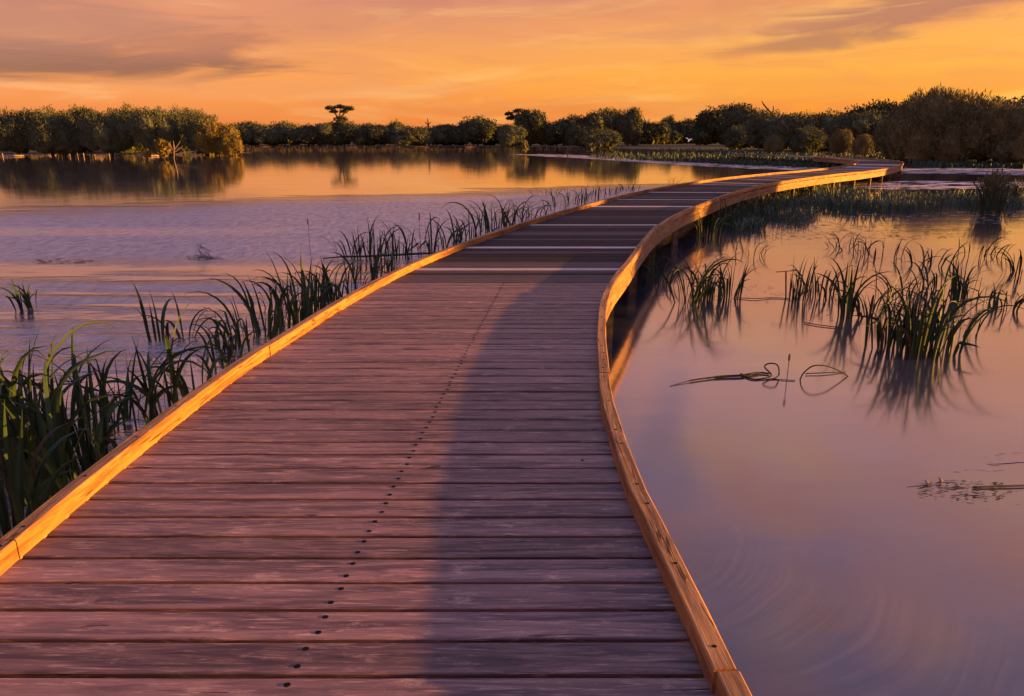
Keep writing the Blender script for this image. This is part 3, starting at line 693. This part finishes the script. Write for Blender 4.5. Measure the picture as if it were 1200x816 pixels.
for lx, ly, lh, lab in [(1085, 568, 5, 'small curled leaf glowing at the left of the scum'), (1101, 566, 6, 'small upright curled leaf in the scum right of another'), (1121, 571, 4, 'brown seed pod floating in the scum')]:
    b_ = MB(); P_ = at(lx, ly, 0); h_ = lh / ppm(P_)
    b_.tube([(0, 0, -.01), (.012, .004, h_ * .4), (.004, .01, h_ * .8), (-.008, .012, h_)], [.006, .012, .008, .002], 6)
    tag(b_.build('floating_leaf', M['deadwood'], loc=P_), lab, 'leaf')
tw = MB(); P = at(243, 302, 0)
for i in range(7): tw.tube([(rnd.uniform(-.12,.12), rnd.uniform(-.05,.05), -0.02), (rnd.uniform(-.15,.15), 0, .12), (rnd.uniform(-.25,.25), 0, rnd.uniform(.18,.34))], [.006,.004,.002], 4)
o = tw.build('twig', M['bark'], loc=P); tag(o, 'small twiggy sprig poking out of the ruffled water on the left', 'twig')

# ------------------------------------------------------------------ marsh (uncountable low growth)
def pip(poly, x, y):
    c = False; n = len(poly)
    for i in range(n):
        a, b = poly[i], poly[(i + 1) % n]
        if (a[1] > y) != (b[1] > y) and x < (b[0]-a[0])*(y-a[1])/(b[1]-a[1]) + a[0]: c = not c
    return c
def marsh(name, polypx, n, hmin, hmax, wfac, mat, label, z=0.0, curve=1.0, seed=1, cat='marsh plants', gap=0.0):
    q = random.Random(seed); W = [at(x, y, z).to_2d() for x, y in polypx]; mb = MB()
    xs = [p[0] for p in polypx]; ys = [p[1] for p in polypx]; cnt = 0; tries = 0
    while cnt < n and tries < n * 20:
        tries += 1
        x, y = q.uniform(min(xs), max(xs)), q.uniform(min(ys), max(ys))
        if not pip(polypx, x, y): continue
        p = at(x, y, z)
        if gap and mnoise.noise(Vector((p.x * .35, p.y * .35, seed))) < gap: continue
        cnt += 1
        h = q.uniform(hmin, hmax) * (0.8 + 0.4 * mnoise.noise(Vector((p.x * .3, p.y * .3, 3.)))); wd = h * wfac * q.uniform(.6, 1.3)
        a = q.uniform(0, 6.28); l = q.uniform(0.05, 0.5) * curve * h; f = q.uniform(0, 3.14); cx_, cy_ = math.cos(f) * wd, math.sin(f) * wd
        dx, dy = math.cos(a) * l, math.sin(a) * l
        mb.add([(p.x-cx_*.6, p.y-cy_*.6, z-.03), (p.x+cx_*.6, p.y+cy_*.6, z-.03), (p.x+cx_+dx*.35, p.y+cy_+dy*.35, z+h*.55), (p.x-cx_+dx*.35, p.y-cy_+dy*.35, z+h*.55),
                (p.x+dx, p.y+dy, z+h*q.uniform(.8, 1))], [(0,1,2,3), (3,2,4)])
    o = mb.build(name, mat); tag(o, label, cat, kind='stuff'); return o
marsh('marsh_plants', [(690,184),(720,178),(800,175),(900,175),(1030,178),(1050,186),(985,190),(985,196.5),(930,196.5),(860,193.5),(780,189.5),(720,187)], 9000, .12, .50, .16, M['marsh'], 'low green marsh plants spreading over the far water left of the boardwalk bend', 0.02, 1, 1)
marsh('marsh_plants', [(985,184.5),(1060,186.5),(1130,191),(1200,192),(1230,196),(1100,196),(1052,190),(1000,187)], 2600, .15, .5, .14, M['marsh'], 'low marsh plants at the foot of the big bushes on the right', 0.02, 1, 2)
marsh('reed_bed', [(822,262),(850,240),(900,228),(960,222),(1040,226),(1100,230),(1210,226),(1215,243),(1120,248),(1040,250),(960,254),(930,270),(880,276)], 8000, .10, .46, .045, M['reedbed'], 'dense tangled reed bed right of the far boardwalk', 0.0, 2.0, 3, 'reeds', -0.06)
marsh('reed_bed', [(880,215),(960,210),(1040,222),(1000,228),(900,232)], 900, .12, .40, .05, M['reedbed'], 'thin strip of reeds under the far kerb', 0.0, 1.3, 9, 'reeds', -0.1)
marsh('reed_bed', [(270,171.5),(560,172),(830,173.5),(830,177),(690,179.5),(560,178.5),(420,178),(280,177.5)], 5000, .12, .55, .06, M['marsh_dry'], 'brown reedy flats in front of the distant treeline', 0.0, 1, 4, 'reeds', -0.15)
marsh('reed_bed', [(-40,181),(60,181.5),(230,181.5),(284,180),(284,184),(200,186),(0,185)], 500, .12, .6, .06, M['marsh_dry'], 'dry stubble in the water at the foot of the left island', 0.0, 1, 5, 'reeds', -0.1)
# pale floating film (thin irregular sheets lying on the water)
def film_mat(name, colr, thr, sc):
    m, t = new_mat(name); g = t.n('ShaderNodeNewGeometry'); pos = g.outputs['Position']
    nz = t.noise(t.vmath('MULTIPLY', pos, sc), 1.0, 6, 0.7, 0.4)
    al = t.maprange(nz, thr, thr + 0.07); ed = t.n('ShaderNodeAttribute', attribute_name='edge').outputs['Fac']
    al = t.math('MULTIPLY', t.maprange(t.math('ADD', t.math('MULTIPLY', nz, .8), ed), .75, 1.0), al)
    bs = t.n('ShaderNodeBsdfPrincipled', i_Base_Color=colr, i_Roughness=0.45)
    tr = t.n('ShaderNodeBsdfTransparent'); mx = t.n('ShaderNodeMixShader', i_0=al, i_1=tr.outputs[0], i_2=bs.outputs[0])
    t.n('ShaderNodeOutputMaterial', i_Surface=mx.outputs[0]); return m
M['film'] = film_mat('pale_floating_film', (0.46, 0.34, 0.34, 1), 0.47, (0.6, 1.8, 1))
M['film2'] = film_mat('pale_scum', (0.26, 0.18, 0.18, 1), 0.56, (2.6, 9.0, 1))
def film(polypx, label, mat, z=0.004, seed=0):
    c = sum((at(x, y, 0) for x, y in polypx), Vector()) / len(polypx)
    # concentric grid so that the edge attribute fades outwards
    W = catmull([at(x, y, 0) for x, y in polypx] + [at(*polypx[0], 0)], 5)[:-1]; n = len(W); vs_ = []; ed = []
    for r_ in (0.0, 0.5, 0.8, 1.0, 1.12):
        for p in W: v = c.lerp(p, max(r_, 1e-3)); vs_.append((v.x - c.x, v.y - c.y, z)); ed.append({0.0: 1, .5: 1, .8: .8, 1.0: .45, 1.12: 0}[r_])
    fs_ = [(i*n+k, (i+1)*n+k, (i+1)*n+(k+1) % n, i*n+(k+1) % n) for i in range(4) for k in range(n)]
    o = mesh_obj('floating_weed', vs_, fs_, mat, loc=c); a = o.data.attributes.new('edge', 'FLOAT', 'POINT'); a.data.foreach_set('value', ed)
    tag(o, label, 'floating weed', kind='stuff'); return o
film([(600,181),(640,181),(700,183),(760,188),(850,192.5),(940,196),(1010,198.5),(1005,200.5),(900,198.5),(800,193.5),(700,187),(620,182.5)], 'pale pink film floating along the edge of the far marsh', M['film'])
film([(1040,198),(1100,197),(1200,198),(1260,200),(1240,206),(1120,204),(1050,203)], 'pale pink film on the water behind the reed bed', M['film'])
film([(1000,213),(1060,212),(1200,214),(1250,219),(1100,222),(1010,221)], 'bright pale film between the far kerb and the reed bed', M['film'])
film([(900,262),(1000,252),(1210,248),(1210,260),(1100,264),(1000,268),(930,280),(880,286)], 'broken pale scum in front of the reed bed', M['film2'])
film([(1060,556),(1130,540),(1210,530),(1230,580),(1150,600),(1080,590)], 'thin broken scum near the right edge of the foreground water', M['film2'])
film([(700,262),(640,250),(560,240),(640,228),(760,216),(770,220),(700,240)], 'pale scum between the reeds and the far left kerb', M['film2'])
film([(0,470),(60,430),(200,400),(320,350),(340,390),(230,460),(130,540),(0,600)], 'grey scum between the left reed clumps', M['film2'])

# ------------------------------------------------------------------ trees
def leaf_cards(mb, centre, rad, n, size, elong=1.8, upb=0.3, seed=0, shell=(0.72, 1.06), under=-0.5):
    q = np.random.default_rng(seed); c = np.array(centre); rad = np.array(rad)
    d = q.normal(size=(n * 2, 3)); d /= np.linalg.norm(d, axis=1)[:, None]; d = d[d[:, 2] > under][:n]; n = len(d)
    nz = np.array([mnoise.noise(Vector(tuple(v * 2.6 + c))) + .5 * mnoise.noise(Vector(tuple(v * 7 + c))) for v in d])
    rr = q.uniform(shell[0], shell[1], n) * (1 + 0.34 * nz)
    P = c + d * rad * rr[:, None]
    out = d * 0.7 + q.normal(size=(n, 3)) * 0.55; out[:, 2] += upb; out /= np.linalg.norm(out, axis=1)[:, None]
    s_ = np.cross(out, q.normal(size=(n, 3))); s_ /= np.linalg.norm(s_, axis=1)[:, None]
    sz = size * q.uniform(0.5, 1.5, n)[:, None]; A = out * sz * elong; B = s_ * sz * 0.5
    V = np.stack([P - A * .5, P + B, P + A * .7, P - B], 1).reshape(-1, 3)
    b = len(mb.v); mb.v += [tuple(v) for v in V.tolist()]
    mb.f += [(b+4*i, b+4*i+1, b+4*i+2, b+4*i+3) for i in range(n)]; mb.m += [0] * n
def core(mb, centre, rad, k=0.78, seed=0):
    nu, nv = 14, 8; vs_ = []
    for j in range(nv + 1):
        ph = math.pi * j / nv
        for i in range(nu):
            a = 2 * math.pi * i / nu; d = Vector((math.sin(ph) * math.cos(a), math.sin(ph) * math.sin(a), math.cos(ph)))
            r_ = k * (1 + 0.30 * mnoise.noise(d * 2.6 + Vector(centre)))
            vs_.append((centre[0] + d.x * rad[0] * r_, centre[1] + d.y * rad[1] * r_, centre[2] + d.z * rad[2] * r_))
    mb.add(vs_, [(j*nu+i, (j+1)*nu+i, (j+1)*nu+(i+1) % nu, j*nu+(i+1) % nu) for j in range(nv) for i in range(nu)])
def trunk_mesh(h, r0, limbs, seed=0, spread=0.4, base=-0.02):
    q = random.Random(seed); mb = MB()
    mb.tube([(0, 0, base), (0.02 * h, 0, h * .25), (-0.01 * h, 0.01, h * .5)], [r0, r0 * .8, r0 * .6], 7)
    for i in range(limbs):
        a = 2 * math.pi * i / limbs + q.uniform(-.4, .4); s_ = spread * q.uniform(.7, 1.2)
        mb.tube([(0, 0, h * .35), (math.cos(a)*s_*.4, math.sin(a)*s_*.4, h * .6), (math.cos(a)*s_, math.sin(a)*s_, h * q.uniform(.8, .95))], [r0 * .5, r0 * .33, r0 * .12], 5)
    return mb
# unit bushes: half width 1, height 1
def bush_proto(seed, lobes, cards, size, mat, elong, upb):
    q = random.Random(seed); mb = MB(); ls_ = [((0, 0, .45), (.72, .6, .5))]
    for i in range(lobes):
        a = 2 * math.pi * i / lobes + q.uniform(-.3, .3); r_ = q.uniform(.3, .62)
        w_ = q.uniform(.26, .46); z = q.uniform(.22, .70) * (1.12 - .45 * r_)
        ls_.append(((r_ * math.cos(a), r_ * math.sin(a) * .75, z), (w_, w_, w_ * q.uniform(.7, 1.0))))
    top = max(c[2] + r_[2] for c, r_ in ls_); ls_ = [((c[0], c[1], c[2] / top), (r_[0], r_[1], r_[2] / top)) for c, r_ in ls_]
    tot = sum(r_[0] * r_[1] for c, r_ in ls_)
    for k, (c, r_) in enumerate(ls_):
        core(mb, c, r_, .80, k); leaf_cards(mb, c, r_, int(cards * r_[0] * r_[1] / tot), size, elong, upb, seed * 31 + k)
    mb.v = [(x, y, max(z, -0.02)) for x, y, z in mb.v]
    me = bpy.data.meshes.new('crown'); me.from_pydata(mb.v, [], mb.f); me.materials.append(mat); me.update()
    tm = trunk_mesh(.8, .05, 4, seed, .35); tme = bpy.data.meshes.new('trunk'); tme.from_pydata(tm.v, [], tm.f); tme.materials.append(M['bark']); tme.update()
    return me, tme
protos = {'far': [bush_proto(100 + i, 9 + i % 3, 14000, .030, M['leaf_far'], 1.7, .25) for i in range(5)],
          'mid': [bush_proto(200 + i, 12, 26000, .020, M['leaf_far'], 2.0, .35) for i in range(3)],
          'sungold': [bush_proto(400, 11, 14000, .030, M['leaf_sungold'], 1.8, .3)],
          'warm': [bush_proto(300 + i, 10, 42000, .013, M['leaf_warm'], 3.6, .9) for i in range(3)]}
def bush(px, hw, top, base, kind, label, group, var=0, depth=1.0, cat='tree', Y=None, z=None):
    P = at(px, base, 0) if Y is None else at_y(px, HOR + 0.001, Y)
    if Y is not None: P.z = 0
    k = ppm(P); H = at_y(px, top, P.y).z; wd = hw / k
    cm, tm = protos[kind][var % len(protos[kind])]
    e = empty('tree' if H > 3.2 else 'bush', (P.x, P.y, 0.02), rnd.uniform(-.5, .5) + (math.pi if var % 2 else 0)); wd *= 1.0 if kind in ('sungold', 'mid') and group == GI else (1.22 if H > 3.2 else 1.0); e.scale = (wd, wd * depth, H)
    tag(e, label, 'tree' if H > 3.2 else 'bush', group)
    c = bpy.data.objects.new('crown', cm); col.objects.link(c); c.parent = e
    t = bpy.data.objects.new('trunk', tm); col.objects.link(t); t.parent = e
    return e
GF = 'rounded trees along the far shore'; GI = 'trees crowded on the left island'; GR = 'bushy trees along the right shore'
island = [(-30, 45, 137, 181, 'tree running out of the left edge on the island'), (22, 34, 130, 182, 'first rounded crown at the left end of the island'), (62, 34, 128.5, 182, 'second crown from the left on the island'),
 (100, 30, 126, 180, 'island tree with a ragged high top, third from the left'), (132, 30, 131, 182, 'low dark island tree left of the middle'), (160, 30, 126, 180, 'tall dark tree in the middle of the island'),
 (188, 30, 128.5, 182, 'island tree standing behind the small lit yellow bush'), (216, 28, 127, 181, 'island tree right of the white dead branches'), (238, 26, 133, 182, 'second last island tree catching some sun'),
 (258, 24, 142, 182.5, 'low sunlit island tree near the right end'), (273, 12, 156, 183, 'golden sunlit bush at the right tip of the island')]
for i, (px, hw, tp, bs_, lab) in enumerate(island): bush(px, hw * 1.12, tp, bs_, 'sungold' if 'sunlit' in lab else 'mid', lab, GI, i, .9)
imb = MB(); ic = at(120, 179.5, 0)
rx, ry = 180 / ppm(ic), 7.0
ring = [(rx * math.cos(a) * (1 + .05 * math.sin(3 * a)), ry * math.sin(a), -0.1) for a in np.linspace(0, 2 * math.pi, 49)[:-1]]
ring2 = [(x * .93, y * .9, .06) for x, y, _ in ring]
imb.add(ring + ring2 + [(0, 0, .25)], [(i, (i+1) % 48, 48 + (i+1) % 48, 48 + i) for i in range(48)] + [(48 + i, 48 + (i+1) % 48, 96) for i in range(48)])
tag(imb.build('island_ground', M['ground'], loc=ic), kind='structure')
far = [(286, 22, 143, 171, 'far tree just right of the island'), (316, 22, 146, 171, 'second far tree right of the island'), (334, 20, 143, 170.5, 'slightly higher far tree between the island and the flat topped tree'),
 (362, 22, 146, 171, 'low far tree left of the flat topped tree'), (386, 20, 145, 171, 'low far tree directly left below the flat topped tree'), (404, 18, 141, 171, 'dark rounded tree at the foot of the flat topped tree'),
 (424, 20, 145, 171, 'far tree right of the flat topped tree'), (446, 20, 147, 171, 'low far tree before the dark dense one'), (466, 14, 142, 170.5, 'small dense dark tree rising between low far trees'),
 (485, 22, 149, 172, 'lower tree at the waterline left of the small dead snag'), (512, 22, 147, 171, 'far tree behind the small dead snag'), (534, 20, 146, 171, 'far tree left of the smooth dome'),
 (560, 24, 137.5, 171, 'broad smooth domed tree left of the centre'), (588, 18, 147, 171, 'low far tree between the dome and the loose crowned tree'), (622, 22, 131, 171.5, 'high dark rounded tree right of the loose crowned tree'),
 (600, 16, 146, 172, 'low tree in front of the loose crowned tree'), (652, 20, 141, 171, 'far tree in the dip right of the high rounded tree'), (672, 18, 136, 171, 'mid height far tree left of the centre right group'),
 (694, 22, 131, 171.5, 'high tree in the middle of the centre right group'), (714, 18, 128.5, 171, 'taller tree of the centre right group'), (736, 15, 127, 171.5, 'highest bushy top of the centre right group'),
 (680, 18, 147, 173, 'low tree at the waterline below the centre right group'), (706, 20, 152, 174, 'small bush at the waterline below the highest far top'), (752, 18, 141, 170, 'dark tree with a bare leaning trunk beside it'),
 (768, 16, 144, 170, 'low dark tree behind the bare leaning trunk'), (788, 20, 143, 169.5, 'low tree below the small upright crown'), (781, 9, 135.5, 169, 'small upright crown peeping above the far trees'),
 (806, 20, 140, 169.5, 'far tree left of the long high canopy'), (828, 20, 141, 171, 'dark tree behind the flying white bird')]
for i, (px, hw, tp, bs_, lab) in enumerate(far): bush(px, hw, tp, bs_, 'far', lab, GF, i)
right = [(850, 34, 122.5, 171, 'broad high domed tree at the left of the right hand canopy', 'far'), (874, 28, 125, 173, 'high tree left of the bare forked snag', 'far'), (900, 34, 133, 177, 'tree at the foot of the bare forked snag', 'mid'),
 (868, 22, 148, 176, 'low tree at the marsh edge under the high dome', 'mid'), (936, 34, 133, 178, 'even topped tree right of the bare snag', 'mid'), (972, 34, 132, 178, 'even topped tree in the middle of the right canopy', 'mid'),
 (1006, 34, 132, 179, 'tree left of the distant wooded rise', 'mid'), (1030, 44, 120, 172, 'distant wooded rise showing above the right canopy', 'far'), (985, 18, 153, 181, 'small pale round bush in front of the right canopy', 'warm'),
 (905, 13, 160, 180, 'smallest round bush at the marsh edge', 'warm'), (1010, 14, 158, 183, 'second pale round bush beside the big feathery tree', 'warm'), (946, 22, 150, 180, 'rounded low tree in front of the even canopy', 'mid'),
 (1066, 42, 118, 189, 'left part of the large feathery tree on the right shore', 'warm'), (1100, 52, 106, 191, 'largest feathery tree on the right shore', 'warm'), (1063, 14, 111, 178, 'dark small crown behind the top of the largest feathery tree', 'mid'),
 (1150, 46, 118, 192, 'warm brown feathery tree right of the largest one', 'warm'), (1192, 40, 124, 193, 'lower feathery tree cut by the right edge', 'warm'), (1215, 34, 150, 197, 'low orange brown bush at the right edge by the water', 'warm'),
 (1170, 60, 117, 178, 'dark distant canopy behind the feathery trees at the right edge', 'far'), (1250, 55, 118, 194, 'feathery tree just beyond the right edge', 'warm')]
for i, (px, hw, tp, bs_, lab, kd) in enumerate(right): bush(px, hw, tp, bs_, kd, lab, GR, i, .9)
# two lines of backing trees that close gaps of the far shore and the sides
for i, x in enumerate(range(-230, 120, 14)):
    Y_ = 235 + rnd.uniform(-8, 8); P = Vector((x * 1.15, Y_, 0)); cm, tm = protos['far'][i % 5]
    px_ = CX + F * P.x / (P.y * CP + CAMZ * SP)
    if px_ < -200 or px_ > 1300: continue
    e = empty('tree', (P.x, P.y, .02)); e.scale = (10, 8, rnd.uniform(4.6, 6.0)); tag(e, 'dim tree crown filling the rear row of the far woods', 'tree', 'rear row of the far woods')
    c = bpy.data.objects.new('crown', cm); col.objects.link(c); c.parent = e
    t = bpy.data.objects.new('trunk', tm); col.objects.link(t); t.parent = e
# woods on the right bank outside the picture, which break up the low sun
for (x, y, wd, H) in [(44, 11.0, 4.8, 7.6), (46, 19.4, 5.2, 7.8), (50, 37.2, 3.8, 7.4), (49, 44, 4.5, 7.6)]:
    cm, tm = protos['mid'][int(y) % 3]; e = empty('tree', (x, y, .1)); e.scale = (wd, wd, H); tag(e, 'dense tree on the right bank beyond the edge of the view', 'tree', 'trees on the right bank')
    c = bpy.data.objects.new('crown', cm); col.objects.link(c); c.parent = e
    t = bpy.data.objects.new('trunk', tm); col.objects.link(t); t.parent = e

def special_tree(name, px, base, top, lobes, trunkpts, label, mat, cards=700, size=.22, group=None, flat=.3):
    """lobes and limbs given in photo pixels around the trunk; built at the tree's own distance"""
    P = at(px, base, 0); k = ppm(P)
    e = empty(name, P); tag(e, label, 'tree', group)
    cv = lambda x, y, dy=0.0: (at_y(x, y, P.y).x - P.x, dy, at_y(x, y, P.y).z)
    mb = MB()
    for j, (x, y, rx_, ry_) in enumerate(lobes):
        c = cv(x, y, rnd.uniform(-1, 1) * rx_ / k * .6); r_ = (rx_ / k, rx_ / k * .9, ry_ / k)
        leaf_cards(mb, c, r_, cards, size, 1.6, .3, px * 7 + j, (.35, 1.1), -0.7)
    mb.build('crown', mat, e)
    tb = MB()
    for pts in trunkpts: tb.tube([cv(x, y, (i * .3 if len(pts) > 2 else 0)) for i, (x, y, r_) in enumerate(pts)], [r_ for x, y, r_ in pts], 6)
    tb.build('trunk', M['bark'], e); return e
special_tree('flat_topped_tree', 398, 171, 122, [(388, 127, 5.5, 2.4), (398, 125.5, 7, 2.6), (409, 127.5, 6, 2.6), (403, 131, 4, 1.6), (391, 131, 4, 1.5), (399, 140, 8, 3)],
 [[(399,171,.5),(399,150,.4),(398,140,.3)], [(398,141,.28),(393,134,.2),(387,128,.1)], [(398,141,.28),(402,134,.2),(410,128,.1)], [(398,141,.25),(398,133,.16),(398,126,.1)], [(395,137,.14),(391,131,.1)], [(401,136,.14),(405,131,.1)]],
 'flat topped umbrella shaped tree standing above the far shore', M['leaf_far'], 420, .26)
special_tree('spreading_tree', 606, 171, 128, [(597, 134, 4.5, 2.2), (608, 130.5, 6, 2.4), (616, 131.5, 5, 2.4), (598, 139, 4, 2), (607, 137, 6, 3)],
 [[(606,171,.5),(605,150,.38),(606,140,.26)], [(606,141,.24),(601,137,.16),(596,134,.08)], [(606,141,.24),(610,135,.16),(614,131,.08)]],
 'loose open crowned tree beside the high rounded tree', M['leaf_far'], 420, .26)
def snag(px, base, branches, label, mat, group=None, name='dead_tree', cat='dead tree'):
    P = at(px, base, 0); mb = MB()
    cv = lambda x, y: (at_y(x, y, P.y).x - P.x, 0.12 * (x - px) / ppm(P) , at_y(x, y, P.y).z)
    for b in branches: mb.tube([cv(x, y) for x, y, r_ in b], [r_ for x, y, r_ in b], 6)
    o = mb.build(name, mat, loc=P); tag(o, label, cat, group); return o
snag(906, 176, [[(910,176,.35),(907,146,.24),(905,134,.17),(899,128,.14),(894,122,.10),(892,118.5,.06)], [(905,133,.14),(906.5,128,.1),(906,124.5,.06)], [(894,123,.07),(893,120,.05)]], 'bare forked dead branch rising above the right canopy', M['bark'])
snag(501, 171, [[(503,171,.3),(502,148,.22),(501,139,.07)], [(502,147,.14),(498,143,.08)], [(502,146,.12),(505,143,.06)]], 'small bare snag sticking up from the low far trees', M['bark'])
snag(762, 170, [[(764,171,.4),(762,155,.3),(756,141,.2),(753,134.5,.07)], [(759,147,.16),(762,138,.07)]], 'pale bare leaning trunk in front of the dark far trees', M['deadwood'])
snag(204, 187, [[(204,188,0.032),(204,172,0.043),(203,165,0.014)], [(204,176,0.036),(209,169,0.025),(211,165,0.011)], [(205,178,0.036),(213,173,0.018)], [(203,177,0.032),(199,168,0.018),(200,165,0.011)], [(204,181,0.032),(222,178,0.018),(230,177,0.014)], [(202,180,0.029),(196,176,0.018)], [(207,175,0.018),(214,171,0.011)]], 'white dead branches at the island edge beside the lit yellow bush', M['deadwood'])
curve_thing('fallen_log', [at(160,182.5,.05), at(172,182.5,.1), at(186,182.5,.08)], .06, M['deadwood'], 'pale fallen log at the waterline of the left island', 'log')
curve_thing('fallen_log', [at(2,182.5,.05), at(15,182.3,.1), at(28,182.3,.08)], .06, M['deadwood'], 'grey fallen log at the left end of the island shore', 'log')
for i, (px, tp, lab) in enumerate([(82, 180, 'first bare stump standing in the water before the island'), (91, 179, 'second bare stump before the island'), (98, 178.5, 'thick pale stump left of the middle of the island shore'), (111, 180.5, 'short stump right of the thick pale stump'), (128, 179.5, 'lone thin stump before the middle island trees'), (3, 179, 'stump at the far left of the island shore')]):
    P = at(px, 184, 0); mb = MB(); H = at_y(px, tp, P.y).z; mb.tube([(0,0,-.3),(.05,0,H*.4),(.02,0,H*.85)], [.055,.05,.04], 7); o = mb.build('stump', M['deadwood'], loc=P); tag(o, lab, 'stump', 'stumps in front of the island')
def sapling(px, base, top, hw, label, mat, n=500, size=.1, elong=3):
    P = at(px, base, 0); k = ppm(P); H = at_y(px, top, P.y).z; e = empty('sapling', P); tag(e, label, 'sapling', 'saplings standing in the water')
    mb = MB(); leaf_cards(mb, (0, 0, H * .6), (hw / k, hw / k, H * .42), n, size, elong, 1.2, int(px), (.1, 1.1), -1); mb.build('crown', mat, e)
    tb = MB(); tb.tube([(0,0,-.3),(0.03,0,H*.4),(0,0,H*.9)], [.06,.045,.01], 6)
    for a in range(5): tb.tube([(0,0,H*.2),(hw/k*.5*math.cos(a*1.3),.1*math.sin(a),H*.5),(hw/k*.9*math.cos(a*1.3),.2*math.sin(a),H*.85)], [.03,.02,.008], 4)
    tb.build('trunk', M['bark'], e); return e
sapling(193, 187, 165, 7, 'small glowing yellow bush standing in the water at the island', M['leaf_sungold'], 900, .16, 2.2)
sapling(173, 187, 177, 5, 'tiny yellow bush by the fallen log of the island', M['leaf_sungold'], 250, .14, 2.0)
sapling(615, 181, 166, 3.6, 'slender warm brown sapling alone in the far water', M['leaf_warm'], 160, .16, 2.2)
sapling(665, 184, 174, 2.5, 'tiny bare sapling left of the dark one in the far water', M['leaf_warm'], 40, .12, 2.2)
sapling(692, 184, 168, 5, 'dark rounded sapling in the far water beside the marsh', M['leaf_far'], 260, .16, 2.2)
sapling(1160, 246, 203, 17, 'feathery dark sapling standing in the reed bed near the right edge', M['leaf_warm'], 900, .035, 5)
sapling(1188, 238, 212, 8, 'thin wispy sapling right of the feathery dark one', M['leaf_far'], 120, .03, 6)

# white bird in flight: one continuous skinned body
def bird(px, py, Y_, label):
    P = at_y(px, py, Y_)
    V = [(0,0,0),(-.18,0,-.02),(-.34,0,-.03),(.16,0,.03),(.26,0,.08),(.33,0,.07),(.46,0,.05),(.0,.18,.10),(-.03,.36,.22),(-.12,.55,.26),(.0,-.18,.10),(-.03,-.36,.22),(-.12,-.55,.26)]
    E = [(0,1),(1,2),(0,3),(3,4),(4,5),(5,6),(0,7),(7,8),(8,9),(0,10),(10,11),(11,12)]
    Rr_ = [(.09,.09),(.07,.05),(.05,.02),(.06,.06),(.035,.035),(.045,.04),(.008,.008),(.10,.03),(.09,.022),(.04,.01),(.10,.03),(.09,.022),(.04,.01)]
    me = bpy.data.meshes.new('white_bird'); me.from_pydata(V, E, []); o = bpy.data.objects.new('white_bird', me); col.objects.link(o)
    o.modifiers.new('skin', 'SKIN'); o.modifiers.new('sub', 'SUBSURF').render_levels = 1
    if me.skin_vertices:
        for i, r_ in enumerate(Rr_): me.skin_vertices[0].data[i].radius = r_
        me.skin_vertices[0].data[0].use_root = True
    me.materials.append(M['bird']); o.location = P; o.rotation_euler = (R(12), R(-25), R(35)); o.scale = (1.3,) * 3
    tag(o, label, 'bird')
bird(808, 164.5, 125, 'white bird flying low in front of the dark far trees')
